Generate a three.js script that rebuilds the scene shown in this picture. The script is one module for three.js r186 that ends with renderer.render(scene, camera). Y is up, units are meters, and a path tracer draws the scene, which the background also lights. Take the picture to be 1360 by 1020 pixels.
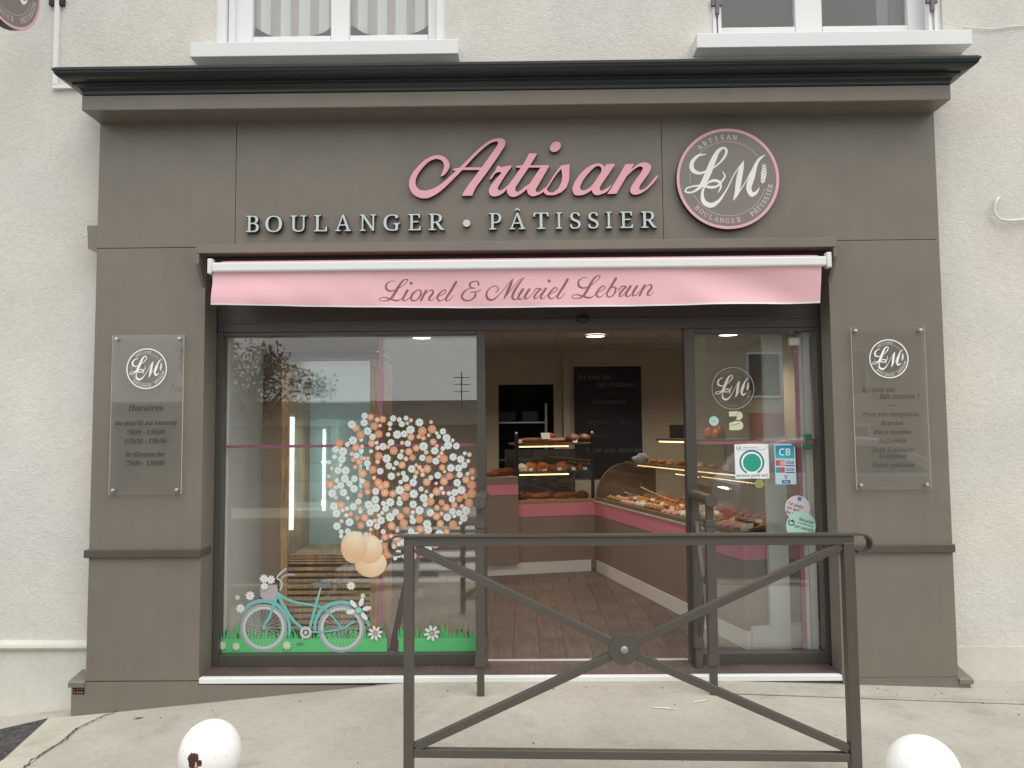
import * as THREE from 'three';
import { RoundedBoxGeometry } from 'three/addons/geometries/RoundedBoxGeometry.js';
import { TextGeometry } from 'three/addons/geometries/TextGeometry.js';
import { FontLoader } from 'three/addons/loaders/FontLoader.js';
import { mergeGeometries, mergeVertices, toCreasedNormals } from 'three/addons/utils/BufferGeometryUtils.js';
import { RectAreaLightUniformsLib } from 'three/addons/lights/RectAreaLightUniformsLib.js';

// ------------------------------------------------------------------ camera, sky, sun, exposure
const scene = new THREE.Scene();
const rad = THREE.MathUtils.degToRad;
const camera = new THREE.PerspectiveCamera(2 * Math.atan(510 / 1022) * 180 / Math.PI, 4 / 3, 0.05, 300);
camera.position.set(0, 1.49, 5.0);
camera.rotation.set(rad(3.634), rad(0.575), rad(-0.47), 'YXZ');
const renderer = new THREE.WebGLRenderer({ antialias: true });
renderer.setSize(1024, 768);
renderer.toneMapping = THREE.LinearToneMapping;
renderer.toneMappingExposure = 1.29;
renderer.shadowMap.enabled = true;
RectAreaLightUniformsLib.init();

function mulberry(a) { return () => { a = (a + 0x6d2b79f5) | 0; let t = Math.imul(a ^ (a >>> 15), 1 | a); t = (t + Math.imul(t ^ (t >>> 7), 61 | t)) ^ t; return ((t ^ (t >>> 14)) >>> 0) / 4294967296; }; }
// tileable value noise on an n x n lattice
function lattice(n, seed) { const r = mulberry(seed), a = new Float32Array(n * n); for (let i = 0; i < a.length; i++) a[i] = r(); return (u, v) => { u = ((u % 1) + 1) % 1 * n; v = ((v % 1) + 1) % 1 * n; const i = Math.floor(u) % n, j = Math.floor(v) % n, i1 = (i + 1) % n, j1 = (j + 1) % n; let f = u - Math.floor(u), g = v - Math.floor(v); f = f * f * (3 - 2 * f); g = g * g * (3 - 2 * g); return (a[j * n + i] * (1 - f) + a[j * n + i1] * f) * (1 - g) + (a[j1 * n + i] * (1 - f) + a[j1 * n + i1] * f) * g; }; }

{ // overcast sky: bright cloud cover, a little brighter overhead
  const W = 256, H = 128, d = new Float32Array(W * H * 4), c1 = lattice(9, 5), c2 = lattice(24, 6);
  for (let y = 0; y < H; y++) for (let x = 0; x < W; x++) {
    const el = Math.sin((y + 0.5) / H * Math.PI - Math.PI / 2), o = (y * W + x) * 4;
    const cl = 0.9 + 0.2 * (0.65 * c1(x / W, y / H) + 0.35 * c2(x / W, y / H));
    const L = (el > 0 ? 0.86 + 0.34 * el : 0.86) * cl;
    d[o] = L * 1.0; d[o + 1] = L * 1.0; d[o + 2] = L * 0.985; d[o + 3] = 1;
  }
  const t = new THREE.DataTexture(d, W, H, THREE.RGBAFormat, THREE.FloatType);
  t.mapping = THREE.EquirectangularReflectionMapping; t.magFilter = THREE.LinearFilter; t.needsUpdate = true;
  scene.background = t; scene.environment = t;
}
const sun = new THREE.DirectionalLight(new THREE.Color(1, 0.965, 0.91), 1.3);
sun.position.set(4.2, 14, 6); sun.target.position.set(0, 1, 0);
sun.castShadow = true; sun.shadow.radius = 90; sun.shadow.mapSize.set(2048, 2048);
Object.assign(sun.shadow.camera, { left: -9, right: 9, top: 9, bottom: -9, near: 0.5, far: 40 });
scene.add(sun, sun.target);

// ------------------------------------------------------------------ helpers
const used = {};
const numbered = (n) => { used[n] = (used[n] ?? -1) + 1; return used[n] ? n + '_' + String(used[n]).padStart(3, '0') : n; };
function tag(o, label, category, group, kind) { Object.assign(o.userData, { label, category }); if (group) o.userData.group = group; if (kind) o.userData.kind = kind; return o; }
function thing(name, label, category, pos = [0, 0, 0], turn = 0, group) {
  const o = new THREE.Group(); o.name = numbered(name); o.position.set(...pos); o.rotation.y = turn; scene.add(o); return tag(o, label, category, group);
}
function obj(name, geo, mat, parent = scene, pos) {
  const m = new THREE.Mesh(geo, mat); m.name = parent === scene ? numbered(name) : name; m.castShadow = m.receiveShadow = true;
  if (pos) m.position.set(...pos); parent.add(m); return m;
}
function struct(name, geo, mat) { const m = obj(name, geo, mat); m.userData.kind = 'structure'; return m; }
function sgroup(name) { const g = new THREE.Group(); g.name = numbered(name); g.userData.kind = 'structure'; scene.add(g); return g; }
function copyOf(o, pos, turn, label, group) { const c = o.clone(); c.name = numbered(o.name.replace(/_\d{3}$/, '')); c.userData = { ...o.userData }; if (label) c.userData.label = label; if (group) c.userData.group = group; if (pos) c.position.set(...pos); if (turn !== undefined) c.rotation.y = turn; scene.add(c); return c; }
// box-projected uv in metres
function uvm(g) {
  const p = g.attributes.position, n = g.attributes.normal, uv = new Float32Array(p.count * 2);
  for (let i = 0; i < p.count; i++) { const ax = Math.abs(n.getX(i)), ay = Math.abs(n.getY(i)), az = Math.abs(n.getZ(i)); if (ay > ax && ay > az) { uv[2 * i] = p.getX(i); uv[2 * i + 1] = p.getZ(i); } else if (ax > az) { uv[2 * i] = p.getZ(i); uv[2 * i + 1] = p.getY(i); } else { uv[2 * i] = p.getX(i); uv[2 * i + 1] = p.getY(i); } }
  g.setAttribute('uv', new THREE.BufferAttribute(uv, 2)); return g;
}
function bx(x0, x1, y0, y1, z0, z1, r = 0) {
  const w = x1 - x0, h = y1 - y0, d = z1 - z0;
  const g = r ? new RoundedBoxGeometry(w, h, d, 1, Math.min(r, w / 2.01, h / 2.01, d / 2.01)) : new THREE.BoxGeometry(w, h, d);
  g.translate((x0 + x1) / 2, (y0 + y1) / 2, (z0 + z1) / 2); return uvm(g);
}
const merge = (list) => { const a = list.map((g) => (g.index ? g.toNonIndexed() : g)); const uv = a.every((g) => g.attributes.uv); a.forEach((g) => { if (!uv) g.deleteAttribute('uv'); g.deleteAttribute('uv1'); }); return mergeGeometries(a); };
// extrude an outline (list of [u,v]) into prism; axis 'z' extrudes along z, 'x' takes [z,y] outline along x
function prism(pts, d0, d1, axis = 'z', holes = []) {
  const s = new THREE.Shape(pts.map(([a, b]) => new THREE.Vector2(a, b)));
  for (const h of holes) s.holes.push(new THREE.Path(h.map(([a, b]) => new THREE.Vector2(a, b))));
  const g = new THREE.ExtrudeGeometry(s, { depth: d1 - d0, bevelEnabled: false, curveSegments: 4 });
  g.translate(0, 0, d0);
  if (axis === 'x') { g.applyMatrix4(new THREE.Matrix4().makeBasis(new THREE.Vector3(0, 0, 1), new THREE.Vector3(0, 1, 0), new THREE.Vector3(1, 0, 0))); const p = g.attributes.position, n = g.attributes.normal; for (let i = 0; i < p.count; i += 3) for (const at of [p, n]) { const t = [at.getX(i), at.getY(i), at.getZ(i)]; at.setXYZ(i, at.getX(i + 1), at.getY(i + 1), at.getZ(i + 1)); at.setXYZ(i + 1, ...t); } }
  return uvm(g);
}
const rect = (x0, x1, y0, y1) => [[x0, y0], [x1, y0], [x1, y1], [x0, y1]];
function bar(a, b, w, d = w, r = 0.003, upHint) { // square bar between two points
  const A = new THREE.Vector3(...a), B = new THREE.Vector3(...b), dir = B.clone().sub(A), L = dir.length(); dir.normalize();
  const g = new RoundedBoxGeometry(w, L, d, 1, r); const side = (upHint ? new THREE.Vector3(...upHint) : new THREE.Vector3(0, 0, 1));
  const x = new THREE.Vector3().crossVectors(dir, side).normalize(), z = new THREE.Vector3().crossVectors(x, dir);
  g.applyMatrix4(new THREE.Matrix4().makeBasis(x, dir, z).setPosition(A.add(B).multiplyScalar(0.5))); return g;
}
function tube(pts, r, seg = 24, rs = 8, closed = false) { return new THREE.TubeGeometry(new THREE.CatmullRomCurve3(pts.map((p) => new THREE.Vector3(...p)), closed), seg, r, rs, closed); }
function cyl(r0, r1, h, n = 24) { return new THREE.CylinderGeometry(r0, r1, h, n); }
function lathe(pts, n = 32) { return new THREE.LatheGeometry(pts.map(([r, y]) => new THREE.Vector2(r, y)), n); }
function canvas(w, h) { const c = document.createElement('canvas'); c.width = w; c.height = h; return [c, c.getContext('2d')]; }
function canvasTex(c) { const t = new THREE.CanvasTexture(c); t.colorSpace = THREE.SRGBColorSpace; t.magFilter = THREE.LinearFilter; t.anisotropy = 8; return t; }
function noiseTex(n, size, fn, srgb) { // fn(u,v) -> value or [r,g,b] in 0..1 ; one tile is size metres
  const d = new Uint8Array(n * n * 4);
  for (let y = 0; y < n; y++) for (let x = 0; x < n; x++) { const v = fn((x + 0.5) / n, (y + 0.5) / n), o = (y * n + x) * 4, a = Array.isArray(v) ? v : [v, v, v]; for (let k = 0; k < 3; k++) d[o + k] = Math.max(0, Math.min(255, a[k] * 255)); d[o + 3] = 255; }
  const t = new THREE.DataTexture(d, n, n, THREE.RGBAFormat); t.wrapS = t.wrapT = THREE.RepeatWrapping; t.magFilter = THREE.LinearFilter; t.repeat.set(1 / size, 1 / size); if (srgb) t.colorSpace = THREE.SRGBColorSpace; t.needsUpdate = true; return t;
}
const lin = (r, g, b) => new THREE.Color().setRGB(r, g, b);
const std = (c, rough = 0.7, extra = {}) => new THREE.MeshStandardMaterial({ color: Array.isArray(c) ? lin(...c) : c, roughness: rough, ...extra });
const phys = (c, o) => new THREE.MeshPhysicalMaterial({ color: Array.isArray(c) ? lin(...c) : c, ...o });

// ------------------------------------------------------------------ materials
const nA = lattice(8, 11), nB = lattice(23, 12), nC = lattice(64, 13), nD = lattice(160, 14), nE = lattice(320, 15);
const stuccoBump = noiseTex(1024, 1.6, (u, v) => { const a = 0.05 * nB(u, v) + 0.2 * nC(u, v) + 0.4 * nD(u, v) + 0.3 * nE(u, v); const pit = Math.max(0, nD(u + 0.37, v * 1.0 + 0.11) - 0.78) * 2.6 * nC(u + 0.2, v); return a - pit * 0.9; });
const stuccoCol = noiseTex(1024, 3.7, (u, v) => { const m = 0.895 + 0.035 * (nA(u, v) - 0.5) + 0.025 * (nB(u, v) - 0.5) + 0.035 * (nD(u, v) - 0.5); const s = Math.max(0, nD(u, v) - 0.84) * 0.45 * nB(u + 0.3, v); const w = 0.02 * (nA(u + 0.5, v + 0.4) - 0.5); return [m - s + w, m - s * 1.05, m - 0.018 - s * 1.2 - w]; }, true);
const M = {};
M.stucco = std([0.835, 0.808, 0.778], 0.95, { map: stuccoCol, bumpMap: stuccoBump, bumpScale: 0.0032 });
M.plinthPaint = std([0.80, 0.785, 0.745], 0.9, { map: stuccoCol });
const panelCol = noiseTex(512, 1.9, (u, v) => { const m = 0.955 + 0.03 * (nA(u, v) - 0.5) + 0.025 * (nB(u, v) - 0.5) + 0.018 * (nD(u, v) - 0.5) + 0.035 * (nC(u, v * 0.06) - 0.5) * nA(u + 0.4, v); const d = nE(u, v) > 0.93 ? 0.03 : 0; return m + d; }, true);
const panelRough = noiseTex(256, 1.3, (u, v) => 0.86 + 0.2 * (nB(u, v) - 0.5) + 0.14 * (nC(u, v) - 0.5));
M.clad = std([0.206, 0.184, 0.150], 0.42, { map: panelCol, roughnessMap: panelRough });
M.frame = std([0.066, 0.06, 0.053], 0.42, { roughnessMap: panelRough });
M.zinc = std([0.015, 0.019, 0.021], 0.38, { roughnessMap: panelRough });
M.rail = std([0.09, 0.081, 0.066], 0.5, { map: panelCol, roughnessMap: panelRough });
M.white = std([0.76, 0.77, 0.77], 0.45);
M.whiteMatt = std([0.76, 0.755, 0.735], 0.8);
M.alu = std([0.75, 0.75, 0.76], 0.38, { metalness: 0.6 });
M.pinkFace = std([0.80, 0.40, 0.46], 0.55);
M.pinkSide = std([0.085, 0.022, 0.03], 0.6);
M.letterFace = std([0.55, 0.61, 0.61], 0.4, { metalness: 0.15 });
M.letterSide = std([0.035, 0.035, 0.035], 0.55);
const weave = noiseTex(256, 0.25, (u, v) => 0.5 + 0.25 * Math.sin(u * Math.PI * 2 * 80) * Math.sin(v * Math.PI * 2 * 80) + 0.2 * (nC(u, v) - 0.5));
M.glass = phys([0.965, 0.975, 0.97], { transmission: 1, thickness: 0, roughness: 0, ior: 1.75 }); // double glazing: two panes' worth of reflection
M.caseGlass = phys([0.96, 0.97, 0.96], { transmission: 1, thickness: 0, roughness: 0, ior: 1.45 });
M.acrylic = phys([0.93, 0.925, 0.91], { transmission: 0.965, thickness: 0, roughness: 0.02, ior: 1.5 });
M.steel = std([0.6, 0.6, 0.6], 0.3, { metalness: 0.9 });
M.dark = std([0.02, 0.02, 0.022], 0.6);
const grit = mulberry(321);
const concCol = noiseTex(2048, 5.3, (u, v) => { let m = 0.745 + 0.07 * (nA(u, v) - 0.5) + 0.045 * (nB(u, v) - 0.5) + 0.012 * (nC(u, v) - 0.5) + 0.035 * (nE(u, v) - 0.5) + 0.02 * (nD(u, v) - 0.5); const st = Math.max(0, nB(u + 0.21, v + 0.4) * 0.6 + nC(u + 0.4, v) * 0.4 - 0.66) * 0.7; m -= st * 0.3; const sp = nE(u + 0.1, v + 0.7) > 0.975 ? 0.13 : 0; m += grit() * 0.07 - 0.035; if (grit() > 0.9985) m -= 0.18; return [m - sp, m - 0.016 - sp, m - 0.05 - sp]; }, true);
const concBump = noiseTex(1024, 1.7, (u, v) => 0.4 * nD(u, v) + 0.4 * nE(u, v) + 0.3 * nC(u, v));
M.concrete = std([0.80, 0.79, 0.772], 0.9, { map: concCol, bumpMap: concBump, bumpScale: 0.0012 });
const aspCol = noiseTex(1024, 2.4, (u, v) => { const g = 0.3 + 0.22 * (nE(u, v) - 0.5) + 0.1 * (nD(u, v) - 0.5) + 0.06 * (nB(u, v) - 0.5); return [g, g, g * 1.01]; }, true);
M.asphalt = std([0.75, 0.75, 0.75], 0.92, { map: aspCol, bumpMap: concBump, bumpScale: 0.006 });
const woodTex = (seed, base, amp) => { const a = lattice(6, seed), b = lattice(90, seed + 1), c = lattice(220, seed + 2); return noiseTex(512, 1, (u, v) => { const g = a(u * 1, v * 2) * 0.5 + b(u * 1, v * 0.06) * 0.7 + c(u, v * 0.1) * 0.35, k = (g - 0.75) * amp; return base.map((x) => x + k * x * 1.6); }, true); };
const floorTex = woodTex(40, [0.40, 0.35, 0.33], 0.2), oakTex = woodTex(50, [0.80, 0.655, 0.48], 0.25);
M.planks = [[1, 1, 1], [0.9, 0.89, 0.89], [1.06, 1.05, 1.03], [0.96, 0.93, 0.92], [1.02, 1.02, 1.03]].map((c, i) => { const t = floorTex.clone(); t.offset.set(i * 0.23, i * 0.37); t.needsUpdate = true; return std(c.map((x) => x * 0.8), 0.48, { map: t }); });
M.oak = std([0.95, 0.9, 0.85], 0.55, { map: oakTex });
M.taupe = std([0.27, 0.205, 0.175], 0.6);
M.pinkBand = std([0.70, 0.25, 0.33], 0.5);
M.skirt = std([0.72, 0.71, 0.68], 0.6);
M.roomWall = std([0.60, 0.53, 0.45], 0.9, { map: stuccoCol });
M.roomLight = std([0.70, 0.715, 0.69], 0.85);
M.ceilTile = std([0.5, 0.47, 0.44], 0.95);
M.pinkTape = std([0.34, 0.11, 0.18], 0.5);

// ------------------------------------------------------------------ ground
function gh(x, z) {
  let y = -0.034; const zz = Math.max(0, z);
  if (x < -0.7) y -= 0.095 * Math.min(4, -0.7 - x); if (x > 1.2) y -= 0.034 * Math.min(3, x - 1.2);
  y -= 0.012 * Math.min(3, zz); return y;
}
function sheet(x0, x1, z0, z1, nx, nz, lift, dy = gh) {
  const g = new THREE.PlaneGeometry(1, 1, nx, nz), p = g.attributes.position, uv = g.attributes.uv;
  for (let i = 0; i < p.count; i++) { const x = x0 + (p.getX(i) + 0.5) * (x1 - x0), z = z1 - (p.getY(i) + 0.5) * (z1 - z0); p.setXYZ(i, x, dy(x, z) + lift, z); uv.setXY(i, x, z); }
  g.computeVertexNormals(); return g;
}
struct('ground', sheet(-90, 90, -60, 120, 4, 4, 0, () => -0.62), M.asphalt);
struct('pavement', sheet(-14, 14, -0.28, 2.95, 140, 24, 0), M.concrete);
function draped(pts, lift, mat, name) { // polygon laid on the pavement
  const s = new THREE.Shape(pts.map(([x, z]) => new THREE.Vector2(x, -z))); const g = new THREE.ShapeGeometry(s); const p = g.attributes.position, uv = g.attributes.uv;
  for (let i = 0; i < p.count; i++) { const x = p.getX(i), z = -p.getY(i); p.setXYZ(i, x, gh(x, z) + lift, z); uv.setXY(i, x, z); } g.computeVertexNormals(); return struct(name, g, mat);
}
{
  draped([[-3.2, 0.30], [-2.93, 0.16], [-2.80, 0.76], [-2.86, 2.4], [-3.9, 2.4], [-5.2, 1.1], [-5.2, 0.42], [-3.6, 0.42]], 0.004, M.asphalt, 'asphalt_strip');
  const borderMat = std([0.93, 0.93, 0.88], 0.92, { map: concCol, bumpMap: concBump, bumpScale: 0.005 });
  draped([[-2.92, 0.168], [-2.55, 0.175], [-2.62, 0.40], [-2.59, 0.62], [-2.58, 1.1], [-2.62, 2.4], [-2.85, 2.4], [-2.79, 0.76]], 0.004, borderMat, 'concrete_border');
  // the crack along the border: a dark ragged seam
  const r = mulberry(77), L = [], R = []; const path = [[-2.50, 0.165], [-2.56, 0.28], [-2.60, 0.42], [-2.575, 0.60], [-2.60, 0.80], [-2.56, 1.05], [-2.60, 1.6]];
  const cv = new THREE.CatmullRomCurve3(path.map(([x, z]) => new THREE.Vector3(x, 0, z))); for (let i = 0; i <= 70; i++) { const q = cv.getPoint(i / 70), j = (r() - 0.5) * 0.02, w = 0.002 + r() * 0.006; L.push([q.x - w + j, q.z]); R.push([q.x + w + j, q.z]); }
  draped([...L, ...R.reverse()], 0.0085, std([0.05, 0.047, 0.042], 1), 'pavement_crack');
  draped([[1.2, 0.40], [3.4, 0.44], [6, 0.46], [6, 0.45], [3.4, 0.425], [1.2, 0.388]], 0.004, std([0.72, 0.71, 0.68], 0.95, { map: concCol }), 'pavement_joint');
}
{ // scuffs, grit and a dead leaf on the pavement
  const r = mulberry(4), sc = std([0.78, 0.77, 0.73], 0.95);
  for (const [x, z, l, a] of [[0.78, 0.62, 0.2, 0.2], [1.0, 0.52, 0.13, -0.4]]) { const L = [], R = []; for (let i = 0; i <= 16; i++) { const t = i / 16 - 0.5, w = 0.008 * (1 - 4 * t * t) * (0.3 + r()), j = (r() - 0.5) * 0.008; L.push([x + l * t, z + a * l * t + j - w]); R.push([x + l * t, z + a * l * t + j + w]); } draped([...L, ...R.reverse()], 0.004, sc, 'pavement_scuff'); }
  const gp = []; for (let i = 0; i < 55; i++) { const x = -2.6 + r() * 5.6, z = r() < 0.5 ? 0.18 + r() * 0.16 : 0.2 + r() * 2.2, s = 0.0015 + r() * 0.0035, g = new THREE.IcosahedronGeometry(s, 0); g.rotateX(r() * 6); g.translate(x, gh(x, z) + s * 0.5, z); gp.push(g); }
  const m = obj('grit', merge(gp), std([0.09, 0.085, 0.075], 0.95)); tag(m, 'loose dark grit scattered over the concrete pavement', 'grit', null, 'stuff');
  const s = new THREE.Shape(); s.moveTo(-0.032, 0); s.quadraticCurveTo(-0.01, 0.02, 0.034, 0.002); s.quadraticCurveTo(0, -0.017, -0.032, 0); const g = new THREE.ExtrudeGeometry(s, { depth: 0.0008, bevelEnabled: false, curveSegments: 6 }); g.rotateX(-Math.PI / 2); const lf = obj('dry_leaf', g, std([0.10, 0.09, 0.06], 0.9)); lf.position.set(-2.28, gh(-2.28, 0.33) + 0.004, 0.33); lf.rotation.set(0, 0.5, -0.1); tag(lf, 'small dry leaf lying on the pavement near the plinth', 'leaf');
}
// road, kerb, markings on the far side of the camera (the shop glass mirrors them)
struct('kerb', bx(-14, 14, -0.45, -0.075, 2.95, 3.09, 0.012), M.concrete).position.y = -0.01;
struct('road', bx(-60, 60, -0.5, -0.2, 3.09, 9.4), M.asphalt);
const paint = std([0.75, 0.75, 0.73], 0.7);
for (let k = 0; k < 6; k++) struct('crossing_stripe', bx(-2.3, 0.3, -0.197, -0.194, 3.4 + k * 1.0, 3.9 + k * 1.0), paint);
struct('pavement_opposite', bx(-60, 60, -0.5, -0.08, 9.4, 11.4), M.concrete); struct('car_park', bx(-60, 60, -0.5, -0.1, 11.4, 60), M.asphalt);

// ------------------------------------------------------------------ the house
{
  const house = thing('stucco_house', 'cream stucco house front with white upper windows above the bakery shopfront', 'house');
  const W = rect(-9, 9.5, -0.6, 7.2);
  const shopHole = rect(-2.02, 2.02, -0.05, 2.66).reverse(), wl = rect(-2.03, -0.476, 4.06, 5.55).reverse(), wr = rect(1.285, 2.842, 4.09, 5.58).reverse();
  obj('wall', prism(W, -0.32, 0, 'z', [shopHole, wl, wr]), M.stucco, house);
  obj('side_wall', bx(-9, -8.7, -0.6, 7.2, -8, -0.32), M.stucco, house); obj('side_wall', bx(9.2, 9.5, -0.6, 7.2, -8, -0.32), M.stucco, house); obj('back_wall', bx(-9, 9.5, -0.6, 7.2, -8.3, -8), M.stucco, house);
  obj('roof', prism([[0.45, 7.12], [0.45, 7.22], [-4.1, 9.6], [-8.75, 7.22], [-8.75, 7.12]], -9.2, 9.7, 'x'), std([0.06, 0.06, 0.065], 0.8), house);
  // plinth with its ledge on the left, flush plinth on the right
  const pl = obj('plinth', bx(-9, -2.705, -0.6, 0.138, 0, 0.018), M.plinthPaint, house); obj('plinth', bx(2.672, 9.5, -0.6, 0.115, 0, 0.006), M.plinthPaint, house);
  obj('ledge', prism([[0, 0.138], [0.04, 0.138], [0.046, 0.152], [0.04, 0.168], [0.012, 0.185], [0, 0.187]], -9, -2.706, 'x'), M.plinthPaint, pl);
  // sills
  obj('window_sill', bx(-2.147, -0.381, 3.968, 4.068, -0.1, 0.12, 0.006), M.white, house); obj('window_sill', bx(1.174, 2.963, 3.985, 4.085, -0.1, 0.12, 0.006), M.white, house);
  const mkWin = (x0, x1, y0, y1, panes) => {
    const w = new THREE.Group(); w.name = 'window'; house.add(w);
    const zf = -0.10, zb = -0.16;
    obj('reveal_lining', bx(x0 - 0.01, x0 + 0.06, y0, y1, -0.31, -0.02), M.white, w); obj('reveal_lining', bx(x1 - 0.06, x1 + 0.01, y0, y1, -0.31, -0.02), M.white, w);
    const xs = [x0 + 0.06, ...panes.flat(), x1 - 0.06]; for (let i = 0; i < xs.length; i += 2) obj('casement_stile', bx(xs[i] + 0.001, xs[i + 1] - 0.001, y0 + 0.005, y1, zb, zf, 0.006), M.white, w);
    const bot = panes[0][2] ?? y0 + 0.11;
    panes.forEach(([a, b]) => { obj('bottom_rail', bx(a, b, y0 + 0.005, y0 + 0.15, zb, zf - 0.003, 0.005), M.white, w); obj('pane', bx(a + 0.001, b - 0.001, y0 + 0.13, y1, -0.137, -0.131), M.glass, w); });
    return w;
  };
  const w1 = mkWin(-2.03, -0.476, 4.07, 5.55, [[-1.815, -1.275], [-1.146, -0.606]]);
  obj('shutter_guide', bx(-1.965, -1.925, 4.075, 5.5, -0.098, -0.06, 0.004), M.white, w1); 
  const w2 = mkWin(1.285, 2.842, 4.09, 5.58, [[1.392, 1.901], [2.085, 2.665]]);
  for (const x of [1.315, 1.35, 2.75, 2.79]) obj('shutter_edge', bx(x, x + 0.022, 4.09, 5.55, -0.05, 0.0, 0.003), M.white, w2);
  // iron hinge hardware
  for (const x of [1.305, 2.735]) { obj('shutter_hinge', merge([bx(x, x + 0.075, 4.33, 4.385, -0.01, 0.012, 0.004), bx(x + 0.025, x + 0.05, 4.27, 4.45, 0.002, 0.02, 0.004)]), std([0.16, 0.16, 0.16], 0.6, { metalness: 0.5 }), w2); }
  // a roller chain of the blind seen behind the right pane
  obj('blind_edge', bx(2.60, 2.66, 4.2, 5.5, -0.24, -0.22), std([0.06, 0.06, 0.065], 0.7), w2); obj('blind_edge', bx(2.52, 2.60, 4.2, 5.5, -0.25, -0.235), std([0.16, 0.17, 0.175], 0.8), w2);
  // striped curtains with cut-away lower corners behind the left window
  const cur = (x0, x1) => {
    const nx = 60, ny = 10, g = new THREE.PlaneGeometry(1, 1, nx, ny), p = g.attributes.position, col = new Float32Array(p.count * 3), xm = (x0 + x1) / 2;
    for (let i = 0; i < p.count; i++) { const u = p.getX(i) + 0.5, v = p.getY(i) + 0.5, x = x0 + u * (x1 - x0); const edge = 4.212 + 0.13 * Math.pow(Math.abs(u - 0.5) * 2, 1.3) * (Math.abs(u - 0.5) > 0.18 ? 1 : 0.2), y = edge + v * (5.5 - edge); p.setXYZ(i, x, y, -0.185 + 0.008 * Math.sin(u * 27.6 + v * 0.8)); const s = (Math.sin(u * Math.PI * 2 * 4.4) > 0.1) ? [0.50, 0.47, 0.45] : [0.86, 0.85, 0.83]; col.set(s, i * 3); }
    g.setAttribute('color', new THREE.BufferAttribute(col, 3)); g.computeVertexNormals(); return g;
  };
  const cm = phys([1, 1, 1], { vertexColors: true, roughness: 0.95, transmission: 0.3, thickness: 0, side: THREE.DoubleSide });
  obj('curtain', cur(-1.85, -1.255), cm, w1); obj('curtain', cur(-1.17, -0.585), cm, w1);
  // dark rooms behind the upper windows
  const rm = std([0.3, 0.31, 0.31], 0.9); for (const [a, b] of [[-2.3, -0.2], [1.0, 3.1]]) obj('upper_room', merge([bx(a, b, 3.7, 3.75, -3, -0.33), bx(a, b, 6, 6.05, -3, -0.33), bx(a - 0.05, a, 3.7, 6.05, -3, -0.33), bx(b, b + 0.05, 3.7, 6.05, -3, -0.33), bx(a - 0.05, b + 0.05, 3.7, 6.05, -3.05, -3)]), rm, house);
}
// conduit, cables, hooks on the wall
{
  const c = thing('wall_conduit', 'thin white cable conduit bent behind the left end of the cornice', 'conduit');
  obj('vertical_duct', bx(-3.11, -3.078, 3.84, 7.0, 0.001, 0.026, 0.004), M.white, c); obj('horizontal_duct', bx(-3.11, -2.3, 3.812, 3.839, 0.001, 0.026, 0.004), M.white, c);
  tag(obj('wall_cable', tube([[3.15, 2.998, -0.01], [3.145, 3.0, 0.02], [3.118, 2.97, 0.035], [3.105, 2.91, 0.03], [3.125, 2.865, 0.03], [3.17, 2.846, 0.03], [3.25, 2.846, 0.028], [3.4, 2.862, 0.02], [3.9, 2.87, 0.012], [5, 2.86, 0.012]], 0.0085, 90, 8), M.whiteMatt), 'cream cable curling out of a hole in the stucco', 'cable');
  tag(obj('thin_cable', tube([[2.97, 4.16, 0.012], [3.05, 4.15, 0.014], [3.15, 4.142, 0.012], [3.25, 4.155, 0.012], [3.4, 4.165, 0.01], [4.2, 4.19, 0.01]], 0.004, 60, 6), M.whiteMatt), 'thin grey cable running along the wall from the right window sill', 'cable');
}
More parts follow.
